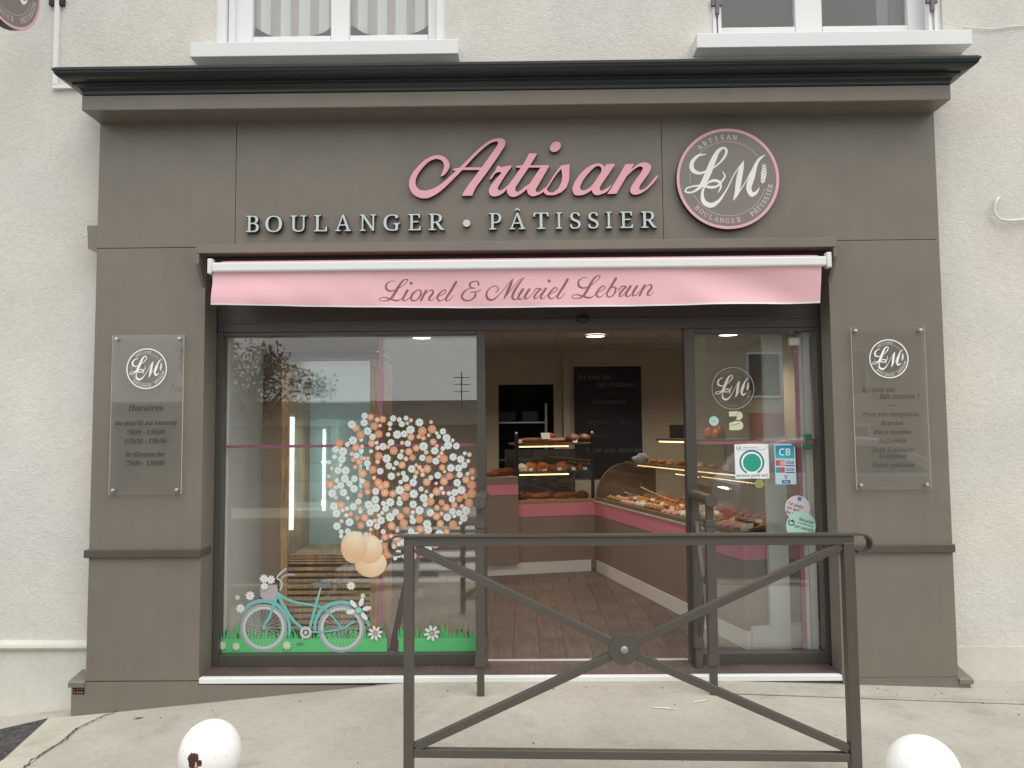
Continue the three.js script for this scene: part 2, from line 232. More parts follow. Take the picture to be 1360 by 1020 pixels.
// ------------------------------------------------------------------ shopfront cladding
{
  const s = thing('shopfront', 'taupe panelled shopfront with pilasters, fascia and dark moulded cornice', 'shopfront');
  const Z = 0.16, XL = -2.703, XR = 2.668, g = 0.0018;
  obj('backing', prism(rect(XL + 0.01, XR - 0.01, -0.35, 3.52), 0.002, Z - 0.012, 'z', [rect(-2.006, 1.968, -0.36, 2.645).reverse().map(([x, y]) => [x, Math.max(y, -0.3)])]), M.clad, s);
  for (const [a, b] of [[XL, -1.815], [-1.815, 0.924], [0.924, XR]]) obj('fascia_panel', bx(a + (a === XL ? 0 : g), b - (b === XR ? 0 : g), 2.692 + g, 3.515, Z - 0.012, Z, 0.0015), M.clad, s);
  // pilasters
  for (const [a, b] of [[XL, -2.0], [1.962, XR]]) {
    obj('pilaster_panel', bx(a, b, 0.78, 2.692 - g, Z - 0.16 + 0.004, Z, 0.003), M.clad, s); obj('pilaster_panel', bx(a, b, -0.022, 0.735, 0.004, Z, 0.003), M.clad, s);
    const L = a === XL; obj('moulding_band', bx(a - 0.022, b + 0.006, 0.733, 0.783, L ? 0.001 : 0.001, Z + 0.022, 0.005), M.rail, s);
  }
  obj('reveal_lining', bx(-2.012, -2.001, -0.02, 2.64, -0.04, 0.003), M.clad, s); obj('reveal_lining', bx(1.985, 2.0, -0.02, 2.64, -0.04, 0.003), M.clad, s);
  obj('reveal_soffit', bx(-2.0, 1.985, 2.601, 2.64, -0.04, Z - 0.02), M.frame, s);
  // plinths
  obj('plinth', prism([[-2.786, -0.4], [-0.35, -0.4], [-0.35, -0.06], [-1.998, -0.047], [-1.998, -0.026], [-2.786, -0.026]], 0.002, Z + 0.006), M.clad, s);
  obj('plinth_cap', prism([[0, -0.055], [Z + 0.015, -0.055], [Z + 0.015, -0.028], [Z + 0.002, -0.018], [0, 0.012]], -2.803, -2.704, 'x'), M.clad, s);
  obj('plinth', bx(1.962, 2.738, -0.4, -0.05, 0.002, Z + 0.004), M.clad, s);
  obj('plinth_cap', prism([[0, -0.062], [Z + 0.014, -0.062], [Z + 0.014, -0.038], [Z + 0.002, -0.03], [0, 0.0]], 2.669, 2.752, 'x'), M.clad, s);
  obj('plinth_cap', bx(1.962, 2.668, -0.05, -0.023, 0.002, Z - 0.001), M.clad, s);
  // cornice: band, soffit and moulding swept with mitred ends
  const corn = (prof, x0, x1, zb) => { // prof: [out, y] from bottom to top; out = projection from the band face, mitred at both ends
    const pos = [], n = prof.length; const ring = ([o, y]) => [[x0 - o, y, 0.0], [x0 - o, y, zb + o], [x1 + o, y, zb + o], [x1 + o, y, 0.0]];
    for (let i = 0; i < n - 1; i++) { const A = ring(prof[i]), B = ring(prof[i + 1]); for (let k = 0; k < 3; k++) { const [a, b, c, d] = [A[k], A[k + 1], B[k + 1], B[k]]; pos.push(...a, ...b, ...c, ...a, ...c, ...d); } }
    const cap = (q, up) => { const R = ring(q); const t = up ? [R[0], R[1], R[2], R[0], R[2], R[3]] : [R[0], R[2], R[1], R[0], R[3], R[2]]; t.forEach((v) => pos.push(...v)); };
    cap(prof[0], false); cap(prof[n - 1], true);
    const geo = new THREE.BufferGeometry(); geo.setAttribute('position', new THREE.Float32BufferAttribute(pos, 3)); geo.computeVertexNormals(); return uvm(geo);
  };
  const c = new THREE.Group(); c.name = 'cornice'; s.add(c);
  obj('cornice_band', corn([[-0.004, 3.512], [0, 3.516], [0, 3.604], [-0.003, 3.607]], -2.708, 2.666, 0.36), M.clad, c);
  const mp = [[-0.012, 3.609], [0.004, 3.609], [0.006, 3.616]]; for (let i = 0; i <= 8; i++) { const t = i / 8; mp.push([0.006 + 0.034 * (1 - Math.cos(t * Math.PI / 2)), 3.62 + 0.036 * Math.sin(t * Math.PI / 2)]); }
  mp.push([0.046, 3.658], [0.046, 3.664]); for (let i = 0; i <= 6; i++) { const t = i / 6; mp.push([0.046 + 0.075 * Math.sin(t * Math.PI / 2), 3.667 + 0.042 * (1 - Math.cos(t * Math.PI / 2))]); }
  mp.push([0.128, 3.714], [0.128, 3.724], [0.12, 3.727]);
  obj('cornice_moulding', corn(mp, -2.70, 2.66, 0.36), M.zinc, c);
  obj('flashing', prism([[0.0, 3.729], [0.478, 3.729], [0.478, 3.734], [0.0, 3.775]], -2.82, 2.78, 'x'), M.zinc, c);
  // awning hood with cheeks
  const h = new THREE.Group(); h.name = 'awning_hood'; s.add(h);
  obj('hood_board', bx(-2.024, 1.98, 2.628, 2.686, Z + 0.0005, 0.265, 0.003), M.clad, h);
  for (const x of [-2.02, 1.958]) obj('hood_cheek', prism([[Z + 0.0005, 2.43], [Z + 0.0005, 2.627], [0.262, 2.627], [0.262, 2.565]], x, x + 0.018, 'x'), M.clad, h);
  // bracket box with eyelet at the left end of the fascia
  const br = obj('bracket_box', prism([[-2.772, 2.842], [-2.762, 2.69], [-2.7045, 2.672], [-2.7045, 2.842]], 0.03, Z - 0.004), M.clad, s);
  obj('eyelet', (() => { const a = new THREE.TorusGeometry(0.0115, 0.003, 8, 20); a.translate(-2.822, 2.781, 0.13); return merge([a, bar([-2.812, 2.781, 0.13], [-2.768, 2.79, 0.13], 0.01, 0.01, 0.002)]); })(), M.steel, br);
  // maker plate on the left plinth
  const [pc, x] = canvas(128, 64); x.fillStyle = '#15110f'; x.fillRect(0, 0, 128, 64); x.fillStyle = '#8a2f2a'; x.fillRect(12, 10, 14, 12); x.fillRect(40, 8, 74, 10); x.fillStyle = '#d9554a'; x.beginPath(); x.arc(20, 44, 8, 0, 7); x.fill(); x.fillStyle = '#8d887e'; for (let k = 0; k < 6; k++) x.fillRect(44 + k * 12, 38, 8, 13);
  const pg = bx(-2.776, -2.704, -0.098, -0.06, 0.1662, 0.1682); { const p = pg.attributes.position, uv = pg.attributes.uv; for (let i = 0; i < p.count; i++) uv.setXY(i, (p.getX(i) + 2.776) / 0.072, (p.getY(i) + 0.098) / 0.038); }
  obj('maker_plate', pg, std([1, 1, 1], 0.5, { map: canvasTex(pc) }), s);
  // threshold sill
  obj('sill_nosing', bx(-1.998, 1.96, -0.042, -0.006, 0.05, Z + 0.007, 0.006), M.white, s);
  obj('sill_tread', bx(-1.998, 1.96, -0.035, 0.0, -0.13, 0.128), M.planks[1], s);
}
// ------------------------------------------------------------------ glazing
const GZ = -0.09;
{
  const f = thing('shop_window', 'dark framed glazed front with an open doorway between two fixed panes', 'shop window');
  const F = (n, ...a) => obj(n, bx(...a, 0.003), M.frame, f);
  F('header', -2.0, 1.985, 2.169, 2.60, -0.12, -0.045);
  F('header_bead', -2.0, 1.985, 2.225, 2.24, -0.044, -0.036);
  F('stile', -2.0, -1.958, 0.0, 2.168, -0.12, -0.04); F('stile', 1.944, 1.985, 0.0, 2.168, -0.12, -0.04);
  F('mullion', -0.283, -0.225, 0.0, 2.168, -0.12, -0.04); F('mullion', 1.083, 1.150, 0.0, 2.168, -0.12, -0.04);
  F('bottom_rail', -1.957, -0.284, 0.0, 0.076, -0.12, -0.04); F('bottom_rail', 1.151, 1.943, 0.0, 0.072, -0.12, -0.04);
  F('top_rail', -1.957, -0.284, 2.142, 2.168, -0.118, -0.05); F('top_rail', 1.151, 1.943, 2.142, 2.168, -0.118, -0.05);
  obj('pane', bx(-1.957, -0.284, 0.077, 2.141, GZ - 0.006, GZ), M.glass, f); obj('pane', bx(1.151, 1.943, 0.073, 2.141, GZ - 0.006, GZ), M.glass, f);
  obj('floor_track', bx(-0.224, 1.082, 0.001, 0.007, -0.165, -0.128, 0.002), M.alu, f);
  const sen = obj('door_sensor', (() => { const a = new THREE.SphereGeometry(0.045, 20, 10); a.scale(1, 0.62, 0.55); a.translate(0.42, 2.235, -0.035); return a; })(), M.dark, f);
  // parked sliding door leaves
  const leaf = (a, b, label, tape) => {
    const t = thing('sliding_door', label, 'door'); const z = -0.155;
    obj('pane', bx(a + 0.03, b - 0.03, 0.04, 2.14, z - 0.006, z), M.glass, t);
    obj('edge_tape', bx(tape, tape + 0.026, 0.02, 2.15, z + 0.001, z + 0.012), M.pinkTape, t);
    obj('bottom_rail', bx(a, b, 0.015, 0.04, z - 0.02, z + 0.02, 0.003), M.frame, t); obj('top_rail', bx(a, b, 2.14, 2.17, z - 0.02, z + 0.02, 0.003), M.frame, t);
    return t;
  };
  leaf(-0.955, -0.235, 'glass sliding door leaf with pink edge parked behind the flower tree pane', -0.945); leaf(1.10, 1.885, 'glass sliding door leaf with pink edge parked behind the narrow pane', 1.838);
  // horizontal pink marker strips stuck on the panes
  for (const [a, b, l] of [[-1.957, -0.284, 'pink vinyl strip stuck across the pane with the bicycle'], [1.151, 1.93, 'pink vinyl strip stuck across the narrow pane above the card stickers']]) tag(obj('marker_strip', bx(a, b, 1.404, 1.423, GZ - 0.008, GZ - 0.0065), M.pinkTape), l, 'vinyl strip');
}
// ------------------------------------------------------------------ awning
{
  const a = thing('awning', 'rolled pink fabric awning with white front bar and hanging valance', 'awning');
  obj('front_bar', bx(-1.90, 1.89, 2.497, 2.557, 0.27, 0.325, 0.012), M.white, a);
  obj('fabric_roll', (() => { const c = cyl(0.055, 0.055, 3.72, 28); c.rotateZ(Math.PI / 2); c.translate(0, 2.55, 0.13); return c; })(), M.pinkFace, a);
  obj('fabric_top', prism([[0.12, 2.607], [0.295, 2.562], [0.295, 2.566], [0.12, 2.612]], -1.85, 1.85, 'x'), M.pinkFace, a);
  for (const x of [-1.93, 1.895]) { obj('end_cap', bx(x, x + 0.03, 2.49, 2.585, 0.26, 0.31, 0.006), M.whiteMatt, a); }
  for (const x of [-1.90, 1.862]) obj('arm', merge([bar([x, 2.55, 0.05], [x, 2.50, 0.26], 0.03), bar([x, 2.50, 0.255], [x, 2.39, 0.235], 0.03)]), M.whiteMatt, a);
  // valance: slightly wavy cloth with a white hem, its print as a texture
  const sag = (u) => 2.295 - 0.019 * u - 0.092 * u * (1 - u);
  const cloth = (v0, v1, dz) => { const nx = 150, ny = 12, g = new THREE.PlaneGeometry(1, 1, nx, ny), p = g.attributes.position, uv = g.attributes.uv;
    for (let i = 0; i < p.count; i++) { const u = p.getX(i) + 0.5, v = v0 + (p.getY(i) + 0.5) * (v1 - v0), x0 = -1.893 + u * 3.755, top = 2.505, bot = sag(u), y = bot + v * (top - bot);
      const k = 1 - v, left = Math.exp(-Math.pow((u - 0.09) / 0.10, 2)), right = Math.exp(-Math.pow((u - 0.9) / 0.09, 2));
      const z = 0.298 + dz + 0.012 * k * Math.sin(u * 9.5 + 0.8) + 0.007 * k * Math.sin(u * 23 + 1 + v * 2) + 0.0025 * k * Math.sin(u * 71 + v * 5) + 0.03 * left * Math.sin(v * 3.0 + 0.3) * k - 0.032 * right * Math.sin((v + (u - 0.9) * 5) * 3.1) * (0.35 + k * 0.65) - 0.012 * k;
      p.setXYZ(i, x0 - (u < 0.02 ? 0.012 * k : 0) , y, z); uv.setXY(i, u, v); } g.computeVertexNormals(); return g; };
  M.cloth = new THREE.MeshPhysicalMaterial({ color: lin(1, 1, 1), roughness: 0.9, map: null, bumpMap: weave, bumpScale: 0.0004, transmission: 0.1, thickness: 0, side: THREE.DoubleSide });
  M.clothTex = M.cloth; a.userData.label = 'rolled pink fabric awning with white bar and a valance lettered in brown script';
  M.valance = obj('valance', cloth(0.04, 1, 0), M.cloth, a);
  obj('hem', cloth(0, 0.042, 0.0015), std([0.85, 0.82, 0.81], 0.8, { side: THREE.DoubleSide }), a);
}

// ------------------------------------------------------------------ pen strokes and lettering
function spline(pts, per = 14, closed = false) { const c = new THREE.CatmullRomCurve3(pts.map((p) => new THREE.Vector3(p[0], p[1], 0)), closed, 'centripetal'), w = new THREE.CatmullRomCurve3(pts.map((p, i) => new THREE.Vector3(p[2] ?? 1, i, 0)), closed, 'catmullrom', 0.4), n = per * pts.length, out = []; for (let i = 0; i <= n; i++) { const q = c.getPoint(i / n); out.push([q.x, q.y, Math.max(1e-5, w.getPoint(i / n).x)]); } return out; }
function penStroke(x, pts) { const s = spline(pts, 26); for (let i = 0; i + 1 < s.length; i++) { x.lineWidth = (s[i][2] + s[i + 1][2]) / 2; x.beginPath(); x.moveTo(s[i][0], s[i][1]); x.lineTo(s[i + 1][0], s[i + 1][1]); x.stroke(); } }
function pen(x, strokes, dx = 0, dy = 0) { x.save(); x.translate(dx, dy); x.lineCap = x.lineJoin = 'round'; for (const s of strokes) penStroke(x, s); x.restore(); }
function blob(x, pts) { const s = spline(pts, 8, true); x.beginPath(); s.forEach((p, i) => (i ? x.lineTo(p[0], p[1]) : x.moveTo(p[0], p[1]))); x.closePath(); x.fill(); }
function poly(x, pts) { x.beginPath(); pts.forEach((p, i) => (i ? x.lineTo(p[0], p[1]) : x.moveTo(p[0], p[1]))); x.closePath(); x.fill(); }
// outlines of what is drawn on a canvas, as shapes with holes
function trace(c, eps = 0.55) {
  const W = c.width, H = c.height, d = c.getContext('2d').getImageData(0, 0, W, H).data, A = (i, j) => (i < 0 || j < 0 || i >= W || j >= H ? 0 : d[(j * W + i) * 4 + 3]), T = 127.5, seg = new Map();
  const key = (p) => Math.round(p[0] * 4096) + ',' + Math.round(p[1] * 4096);
  for (let j = -1; j < H; j++) for (let i = -1; i < W; i++) {
    const a = A(i, j), b = A(i + 1, j), e = A(i + 1, j + 1), f = A(i, j + 1), m = (a > T ? 1 : 0) | (b > T ? 2 : 0) | (e > T ? 4 : 0) | (f > T ? 8 : 0); if (!m || m === 15) continue;
    const L = (p, q) => (T - p) / (q - p), N = [i + L(a, b), j], E = [i + 1, j + L(b, e)], S = [i + L(f, e), j + 1], Wt = [i, j + L(a, f)];
    const add = (p, q) => seg.set(key(p), [p, q]);
    ({ 1: () => add(Wt, N), 2: () => add(N, E), 3: () => add(Wt, E), 4: () => add(E, S), 5: () => { add(Wt, N); add(E, S); }, 6: () => add(N, S), 7: () => add(Wt, S), 8: () => add(S, Wt), 9: () => add(S, N), 10: () => { add(N, E); add(S, Wt); }, 11: () => add(S, E), 12: () => add(E, Wt), 13: () => add(E, N), 14: () => add(N, Wt) })[m]();
  }
  const loops = [];
  while (seg.size) { const k0 = seg.keys().next().value; let k = k0; const loop = []; while (seg.has(k)) { const [p, q] = seg.get(k); seg.delete(k); loop.push(p); k = key(q); } if (loop.length > 8) loops.push(loop); }
  const simp = (pts) => { const n = pts.length, keep = new Uint8Array(n); let far = 0, fd = 0; pts.forEach((p, i) => { const q = Math.hypot(p[0] - pts[0][0], p[1] - pts[0][1]); if (q > fd) { fd = q; far = i; } }); keep[0] = keep[far] = 1; const go = (a, b) => { const P = pts[a], Q = pts[b % n], dx = Q[0] - P[0], dy = Q[1] - P[1], l = Math.hypot(dx, dy) || 1; let m = -1, md = eps; for (let i = a + 1; i < b; i++) { const e = Math.abs((pts[i][0] - P[0]) * dy - (pts[i][1] - P[1]) * dx) / l; if (e > md) { md = e; m = i; } } if (m >= 0) { keep[m] = 1; go(a, m); go(m, b); } }; go(0, far); go(far, n); return pts.filter((_, i) => keep[i]); };
  const area = (p) => { let s = 0; for (let i = 0; i < p.length; i++) { const q = p[(i + 1) % p.length]; s += p[i][0] * q[1] - q[0] * p[i][1]; } return s / 2; };
  const inside = (p, l) => { let r = false; for (let i = 0, j = l.length - 1; i < l.length; j = i++) if ((l[i][1] > p[1]) !== (l[j][1] > p[1]) && p[0] < (l[j][0] - l[i][0]) * (p[1] - l[i][1]) / (l[j][1] - l[i][1]) + l[i][0]) r = !r; return r; };
  const S = loops.map(simp).filter((l) => l.length > 3 && Math.abs(area(l)) > 6).map((l) => ({ l, a: area(l) })), sign = Math.sign(S.reduce((m, s) => (Math.abs(s.a) > Math.abs(m.a) ? s : m), S[0]).a);
  const outers = S.filter((s) => Math.sign(s.a) === sign).map((s) => ({ ...s, holes: [] })); for (const h of S) if (Math.sign(h.a) !== sign) { const o = outers.filter((q) => inside(h.l[0], q.l)).sort((p, q) => Math.abs(p.a) - Math.abs(q.a))[0]; if (o) o.holes.push(h.l); }
  return outers;
}
function shapesOf(outers, map) { return outers.map((o) => { const s = new THREE.Shape(o.l.map((p) => new THREE.Vector2(...map(p)))); s.holes = o.holes.map((h) => new THREE.Path(h.map((p) => new THREE.Vector2(...map(p))))); return s; }); }

{ // pink raised script word on the fascia
  const K = 0.6, [c, x] = canvas(Math.round(2720 * K), Math.round(760 * K)); x.scale(K, K); x.fillStyle = x.strokeStyle = '#fff';
  pen(x, [[[374, 466, 16], [405, 425, 40], [430, 355, 58], [400, 290, 50], [320, 263, 40], [225, 300, 40], [135, 388, 50], [72, 490, 62], [66, 575, 72], [112, 645, 80], [195, 668, 84], [290, 640, 70], [390, 572, 54], [490, 478, 46], [590, 380, 38], [700, 265, 30], [800, 168, 28], [890, 100, 28], [960, 78, 32], [1000, 84, 50]], [[508, 400, 22], [560, 392, 25], [800, 390, 26]]]);
  poly(x, [[985, 58], [1022, 62], [1050, 80], [1058, 105], [1046, 148], [980, 250], [860, 425], [745, 580], [715, 635], [699, 682], [589, 683], [608, 640], [642, 588], [800, 375], [960, 150], [978, 112], [972, 92], [950, 88]]);
  const c2 = (l) => l.map(([a, b, w]) => (w ? [1280 + a * 1.0588, b * 1.0588, w * 1.0588] : [1280 + a * 1.0588, b * 1.0588]));
  blob(x, [[973, 356], [1005, 373], [1055, 364], [1120, 360], [1085, 412], [1030, 495], [985, 568], [970, 600], [980, 624], [1012, 620], [1062, 582], [1092, 556], [1068, 605], [1022, 655], [975, 682], [920, 689], [884, 668], [874, 622], [900, 565], [960, 490], [1010, 428], [972, 430], [950, 438], [890, 508], [884, 500], [940, 415]]);
  poly(x, spline([[1306, 224], [1270, 290], [1225, 368], [1130, 500], [1075, 585], [1066, 640], [1088, 680], [1135, 695], [1190, 677], [1240, 642], [1300, 590], [1330, 540], [1250, 592], [1195, 636], [1162, 636], [1156, 602], [1192, 540], [1305, 368], [1350, 297], [1393, 224]], 8));
  pen(x, [[[1172, 371, 18], [1220, 368, 22], [1500, 365, 24]]]);
  poly(x, spline(c2([[228, 337], [190, 402], [110, 540], [86, 588], [96, 608], [130, 600], [190, 556], [165, 602], [110, 636], [55, 650], [15, 632], [0, 592], [12, 548], [60, 470], [140, 352]]), 8));
  x.save(); x.translate(1280 + 287 * 1.0588, 145 * 1.0588); x.rotate(-0.72); x.beginPath(); x.ellipse(0, 0, 66, 50, 0, 0, 7); x.fill(); x.restore();
  pen(x, [c2([[172, 598, 16], [212, 540, 16], [282, 430, 18], [350, 345, 22]])]);
  poly(x, c2([[345, 335], [428, 324], [426, 380], [424, 440], [418, 495], [395, 560], [340, 610], [270, 638], [200, 640], [170, 620], [165, 590], [182, 572], [205, 588], [220, 610], [262, 612], [312, 570], [345, 500], [353, 440], [345, 375]]));
  blob(x, c2([[730, 318], [665, 326], [590, 368], [515, 445], [463, 535], [453, 590], [472, 632], [520, 642], [580, 628], [650, 580], [720, 490], [780, 400], [772, 345]]));
  x.globalCompositeOperation = 'destination-out'; blob(x, c2([[715, 342], [740, 355], [745, 390], [700, 465], [640, 548], [590, 583], [548, 590], [530, 566], [560, 490], [630, 400], [690, 347]])); x.globalCompositeOperation = 'source-over';
  poly(x, spline(c2([[792, 325], [878, 324], [840, 390], [745, 530], [725, 575], [740, 595], [780, 580], [850, 532], [800, 600], [740, 630], [690, 640], [657, 620], [645, 580], [670, 530], [770, 380]]), 8));
  poly(x, c2([[985, 325], [1074, 322], [1050, 362], [1000, 440], [890, 625], [798, 628], [840, 570], [930, 420]]));
  poly(x, spline(c2([[1040, 378], [1110, 325], [1165, 308], [1215, 315], [1242, 350], [1225, 402], [1125, 548], [1118, 578], [1145, 586], [1200, 550], [1302, 437], [1307, 448], [1240, 540], [1170, 600], [1100, 632], [1050, 630], [1028, 600], [1038, 556], [1148, 392], [1158, 362], [1135, 347], [1085, 367], [1000, 445]]), 8));
  const sign = thing('script_sign', 'raised pink script word Artisan standing off the fascia', 'sign', [-0.326, 2.997, 0.166]);
  const S = 0.000601, shapes = shapesOf(trace(c, 0.4), (p) => { const X = p[0] / K, Y = p[1] / K; return [(X - 640) * S, -(Y + 0.0105 * (X - 640) - 683) * S]; });
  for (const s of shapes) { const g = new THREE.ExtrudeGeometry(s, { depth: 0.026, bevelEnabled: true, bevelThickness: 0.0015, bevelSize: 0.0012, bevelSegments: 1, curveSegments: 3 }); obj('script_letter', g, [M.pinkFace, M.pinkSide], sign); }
}
{ // raised capitals
  const font = await new FontLoader().loadAsync('fonts/droid/droid_serif_regular.typeface.json');
  const sign = thing('letter_sign', 'raised pale grey capitals BOULANGER PÂTISSIER on the fascia', 'sign', [0, 2.7785, 0.168]);
  const A = [['B', 5, 97], ['O', 130, 248], ['U', 290, 408], ['L', 445, 540], ['A', 582, 695], ['N', 740, 858], ['G', 895, 1010], ['E', 1055, 1145], ['R', 1185, 1298]].map(([ch, a, b]) => [ch, 325 + a / 4.857, 325 + b / 4.857]);
  const B = [['P', 232, 318], ['A', 357, 468], ['T', 508, 612], ['I', 648, 695], ['S', 735, 810], ['S', 848, 922], ['I', 957, 1005], ['E', 1045, 1135], ['R', 1175, 1282]].map(([ch, a, b]) => [ch, 600 + a / 4.69, 600 + b / 4.69]);
  const X = (u) => -1.737 + (u - 326) * 0.0047853;
  for (const [ch, a, b] of [...A, ...B]) {
    const g = new TextGeometry(ch, { font, size: 0.105, depth: 0.026, curveSegments: 5, bevelEnabled: true, bevelThickness: 0.0012, bevelSize: 0.0026, bevelSegments: 1 }); g.computeBoundingBox(); const q = g.boundingBox, w = X(b) - X(a) - 0.004;
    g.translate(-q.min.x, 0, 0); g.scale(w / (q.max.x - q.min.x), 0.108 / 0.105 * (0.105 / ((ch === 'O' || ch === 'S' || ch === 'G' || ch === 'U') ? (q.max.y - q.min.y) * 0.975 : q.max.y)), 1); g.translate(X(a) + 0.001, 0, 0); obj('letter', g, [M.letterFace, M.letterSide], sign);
  }
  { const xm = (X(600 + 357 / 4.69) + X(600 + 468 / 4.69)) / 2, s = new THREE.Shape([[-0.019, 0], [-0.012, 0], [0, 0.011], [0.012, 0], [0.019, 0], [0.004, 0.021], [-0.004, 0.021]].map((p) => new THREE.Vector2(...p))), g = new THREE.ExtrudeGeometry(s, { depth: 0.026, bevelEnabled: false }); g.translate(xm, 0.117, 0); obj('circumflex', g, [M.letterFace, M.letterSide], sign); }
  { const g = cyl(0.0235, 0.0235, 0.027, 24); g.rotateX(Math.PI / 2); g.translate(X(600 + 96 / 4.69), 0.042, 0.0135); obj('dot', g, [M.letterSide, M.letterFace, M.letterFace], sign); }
}
// ------------------------------------------------------------------ the LM emblem, drawn once
function emblem(x, o) { // o: ring, thin, script, text, text2 ; drawn in a 1076 x 1020 field around (538,510), radius 480
  if (o.bg) { x.fillStyle = o.bg; x.beginPath(); x.arc(538, 510, 480, 0, 7); x.fill(); }
  x.strokeStyle = o.ring; x.lineWidth = o.ringW; x.beginPath(); x.arc(538, 510, 480 - o.ringW / 2, 0, 7); x.stroke();
  x.strokeStyle = o.thin; x.lineWidth = o.thinW ?? 4; const arc = (a, b) => { x.beginPath(); x.arc(538, 510, 355, rad(a), rad(b)); x.stroke(); }; arc(-138, -37); arc(16, 96); arc(96, 155); arc(173, 189);
  x.strokeStyle = x.fillStyle = o.script;
  pen(x, [[[335, 275, 8], [270, 285, 22], [207, 350, 36], [208, 420, 42], [270, 455, 26], [350, 430, 16], [440, 380, 14], [518, 290, 22], [530, 235, 22], [503, 214, 18], [455, 245, 34], [405, 335, 52], [352, 460, 58], [312, 540, 50], [262, 600, 26], [190, 638, 16], [140, 630, 16], [148, 602, 14], [210, 580, 14], [300, 576, 22], [385, 592, 26], [440, 578, 20], [485, 530, 16], [510, 485, 14], [490, 440, 6]],
    [[445, 640, 8], [470, 585, 18], [455, 540, 24], [400, 527, 26], [335, 562, 14], [297, 640, 24], [308, 728, 42], [370, 763, 46], [440, 728, 28], [520, 620, 13], [610, 450, 9], [690, 345, 9]],
    [[690, 345, 8], [662, 430, 46], [636, 550, 52], [616, 650, 38], [585, 715, 8]], [[585, 715, 8], [680, 580, 9], [760, 440, 9], [835, 325, 18], [890, 290, 8]], [[872, 298, 8], [815, 360, 28], [762, 500, 54], [732, 610, 48], [758, 664, 42], [800, 645, 24], [830, 600, 6]]]);
  for (let k = 0; k < 7; k++) for (const s of [-1, 1]) { const q = 1 - Math.abs(k - 2.6) * 0.11; x.save(); x.translate(863 + k * 5 - k * k * 0.35 + s * 15 * q, 542 - k * 25); x.rotate(s * 0.62 - 1.42); x.beginPath(); x.ellipse(0, 0, 21 * q, 8.5 * q, 0, 0, 7); x.fill(); x.restore(); } x.lineWidth = 5; x.beginPath(); x.moveTo(860, 562); x.quadraticCurveTo(884, 460, 878, 366); x.stroke();
  const along = (t, r, a0, a1, out, size, col) => { x.fillStyle = col; x.font = (o.bold ? 'bold ' : '') + size + 'px serif'; x.textAlign = 'center'; x.textBaseline = 'middle'; [...t].forEach((ch, i) => { const a = rad(a0 + (a1 - a0) * i / (t.length - 1)); x.save(); x.translate(538 + r * Math.cos(a), 510 + r * Math.sin(a)); x.rotate(out ? a + Math.PI / 2 : a - Math.PI / 2); x.fillText(ch, 0, 0); x.restore(); }); };
  along('ARTISAN', 398, -130, -79, true, 62, o.text); along('BOULANGER', 402, 137, 77, false, 62, o.text2); along('•', 402, 66, 66.1, false, 50, o.text); along('PÂTISSIER', 402, 57, 11, false, 62, o.text);
}
function discSign(bg, ring) { const [c, x] = canvas(1024, 1024); x.fillStyle = '#7d7872'; x.fillRect(0, 0, 1024, 1024); const k = 512 / 480; x.scale(k, k); x.translate(480 - 538, 480 - 510); emblem(x, { bg: '#827c76', ring: '#e8b3bf', ringW: 27, thin: '#c9b6b6', thinW: 5, script: '#f3f3ef', text: '#dfd6d2', text2: '#e8bfc6' }); return std([0.92, 0.92, 0.92], 0.45, { map: canvasTex(c) }); }
{
  const face = discSign(), R = 0.325;
  const build = (name, label, pos, turn) => {
    const t = thing(name, label, 'sign', pos); t.rotation.set(0, turn, 0);
    const body = cyl(R, R, 0.04, 96); body.rotateX(Math.PI / 2); obj('disc_body', body, M.letterSide, t);
    const f = new THREE.CircleGeometry(R - 0.001, 96); obj('printed_face', f, face, t, [0, 0, 0.0215]);
    return t;
  };
  const d = build('round_sign', 'round emblem sign with pink rim and white LM monogram on the fascia', [1.33, 3.086, 0.183], 0);
  const spacer = cyl(0.2, 0.2, 0.02, 40); spacer.rotateX(Math.PI / 2); obj('spacer', spacer, M.dark, d, [0, 0, -0.011]); // stands off the panel
  // projecting sign hung square to the wall at the upper left
  const p = build('projecting_sign', 'round projecting emblem sign hung square to the stucco wall by a bracket', [-3.098, 4.292, 0.56], Math.PI / 2);
  p.children[0].scale.z = 1.4; p.children[1].position.z = 0.0295;
  obj('printed_face', p.children[1].geometry, face, p, [0, 0, -0.0295]).rotation.y = Math.PI;
  obj('bracket', merge([bar([0.56, 0.22, 0], [-0.3, 0.22, 0], 0.03), bx(0.535, 0.559, 0.1, 0.34, -0.05, 0.05)]), M.dark, p);
}
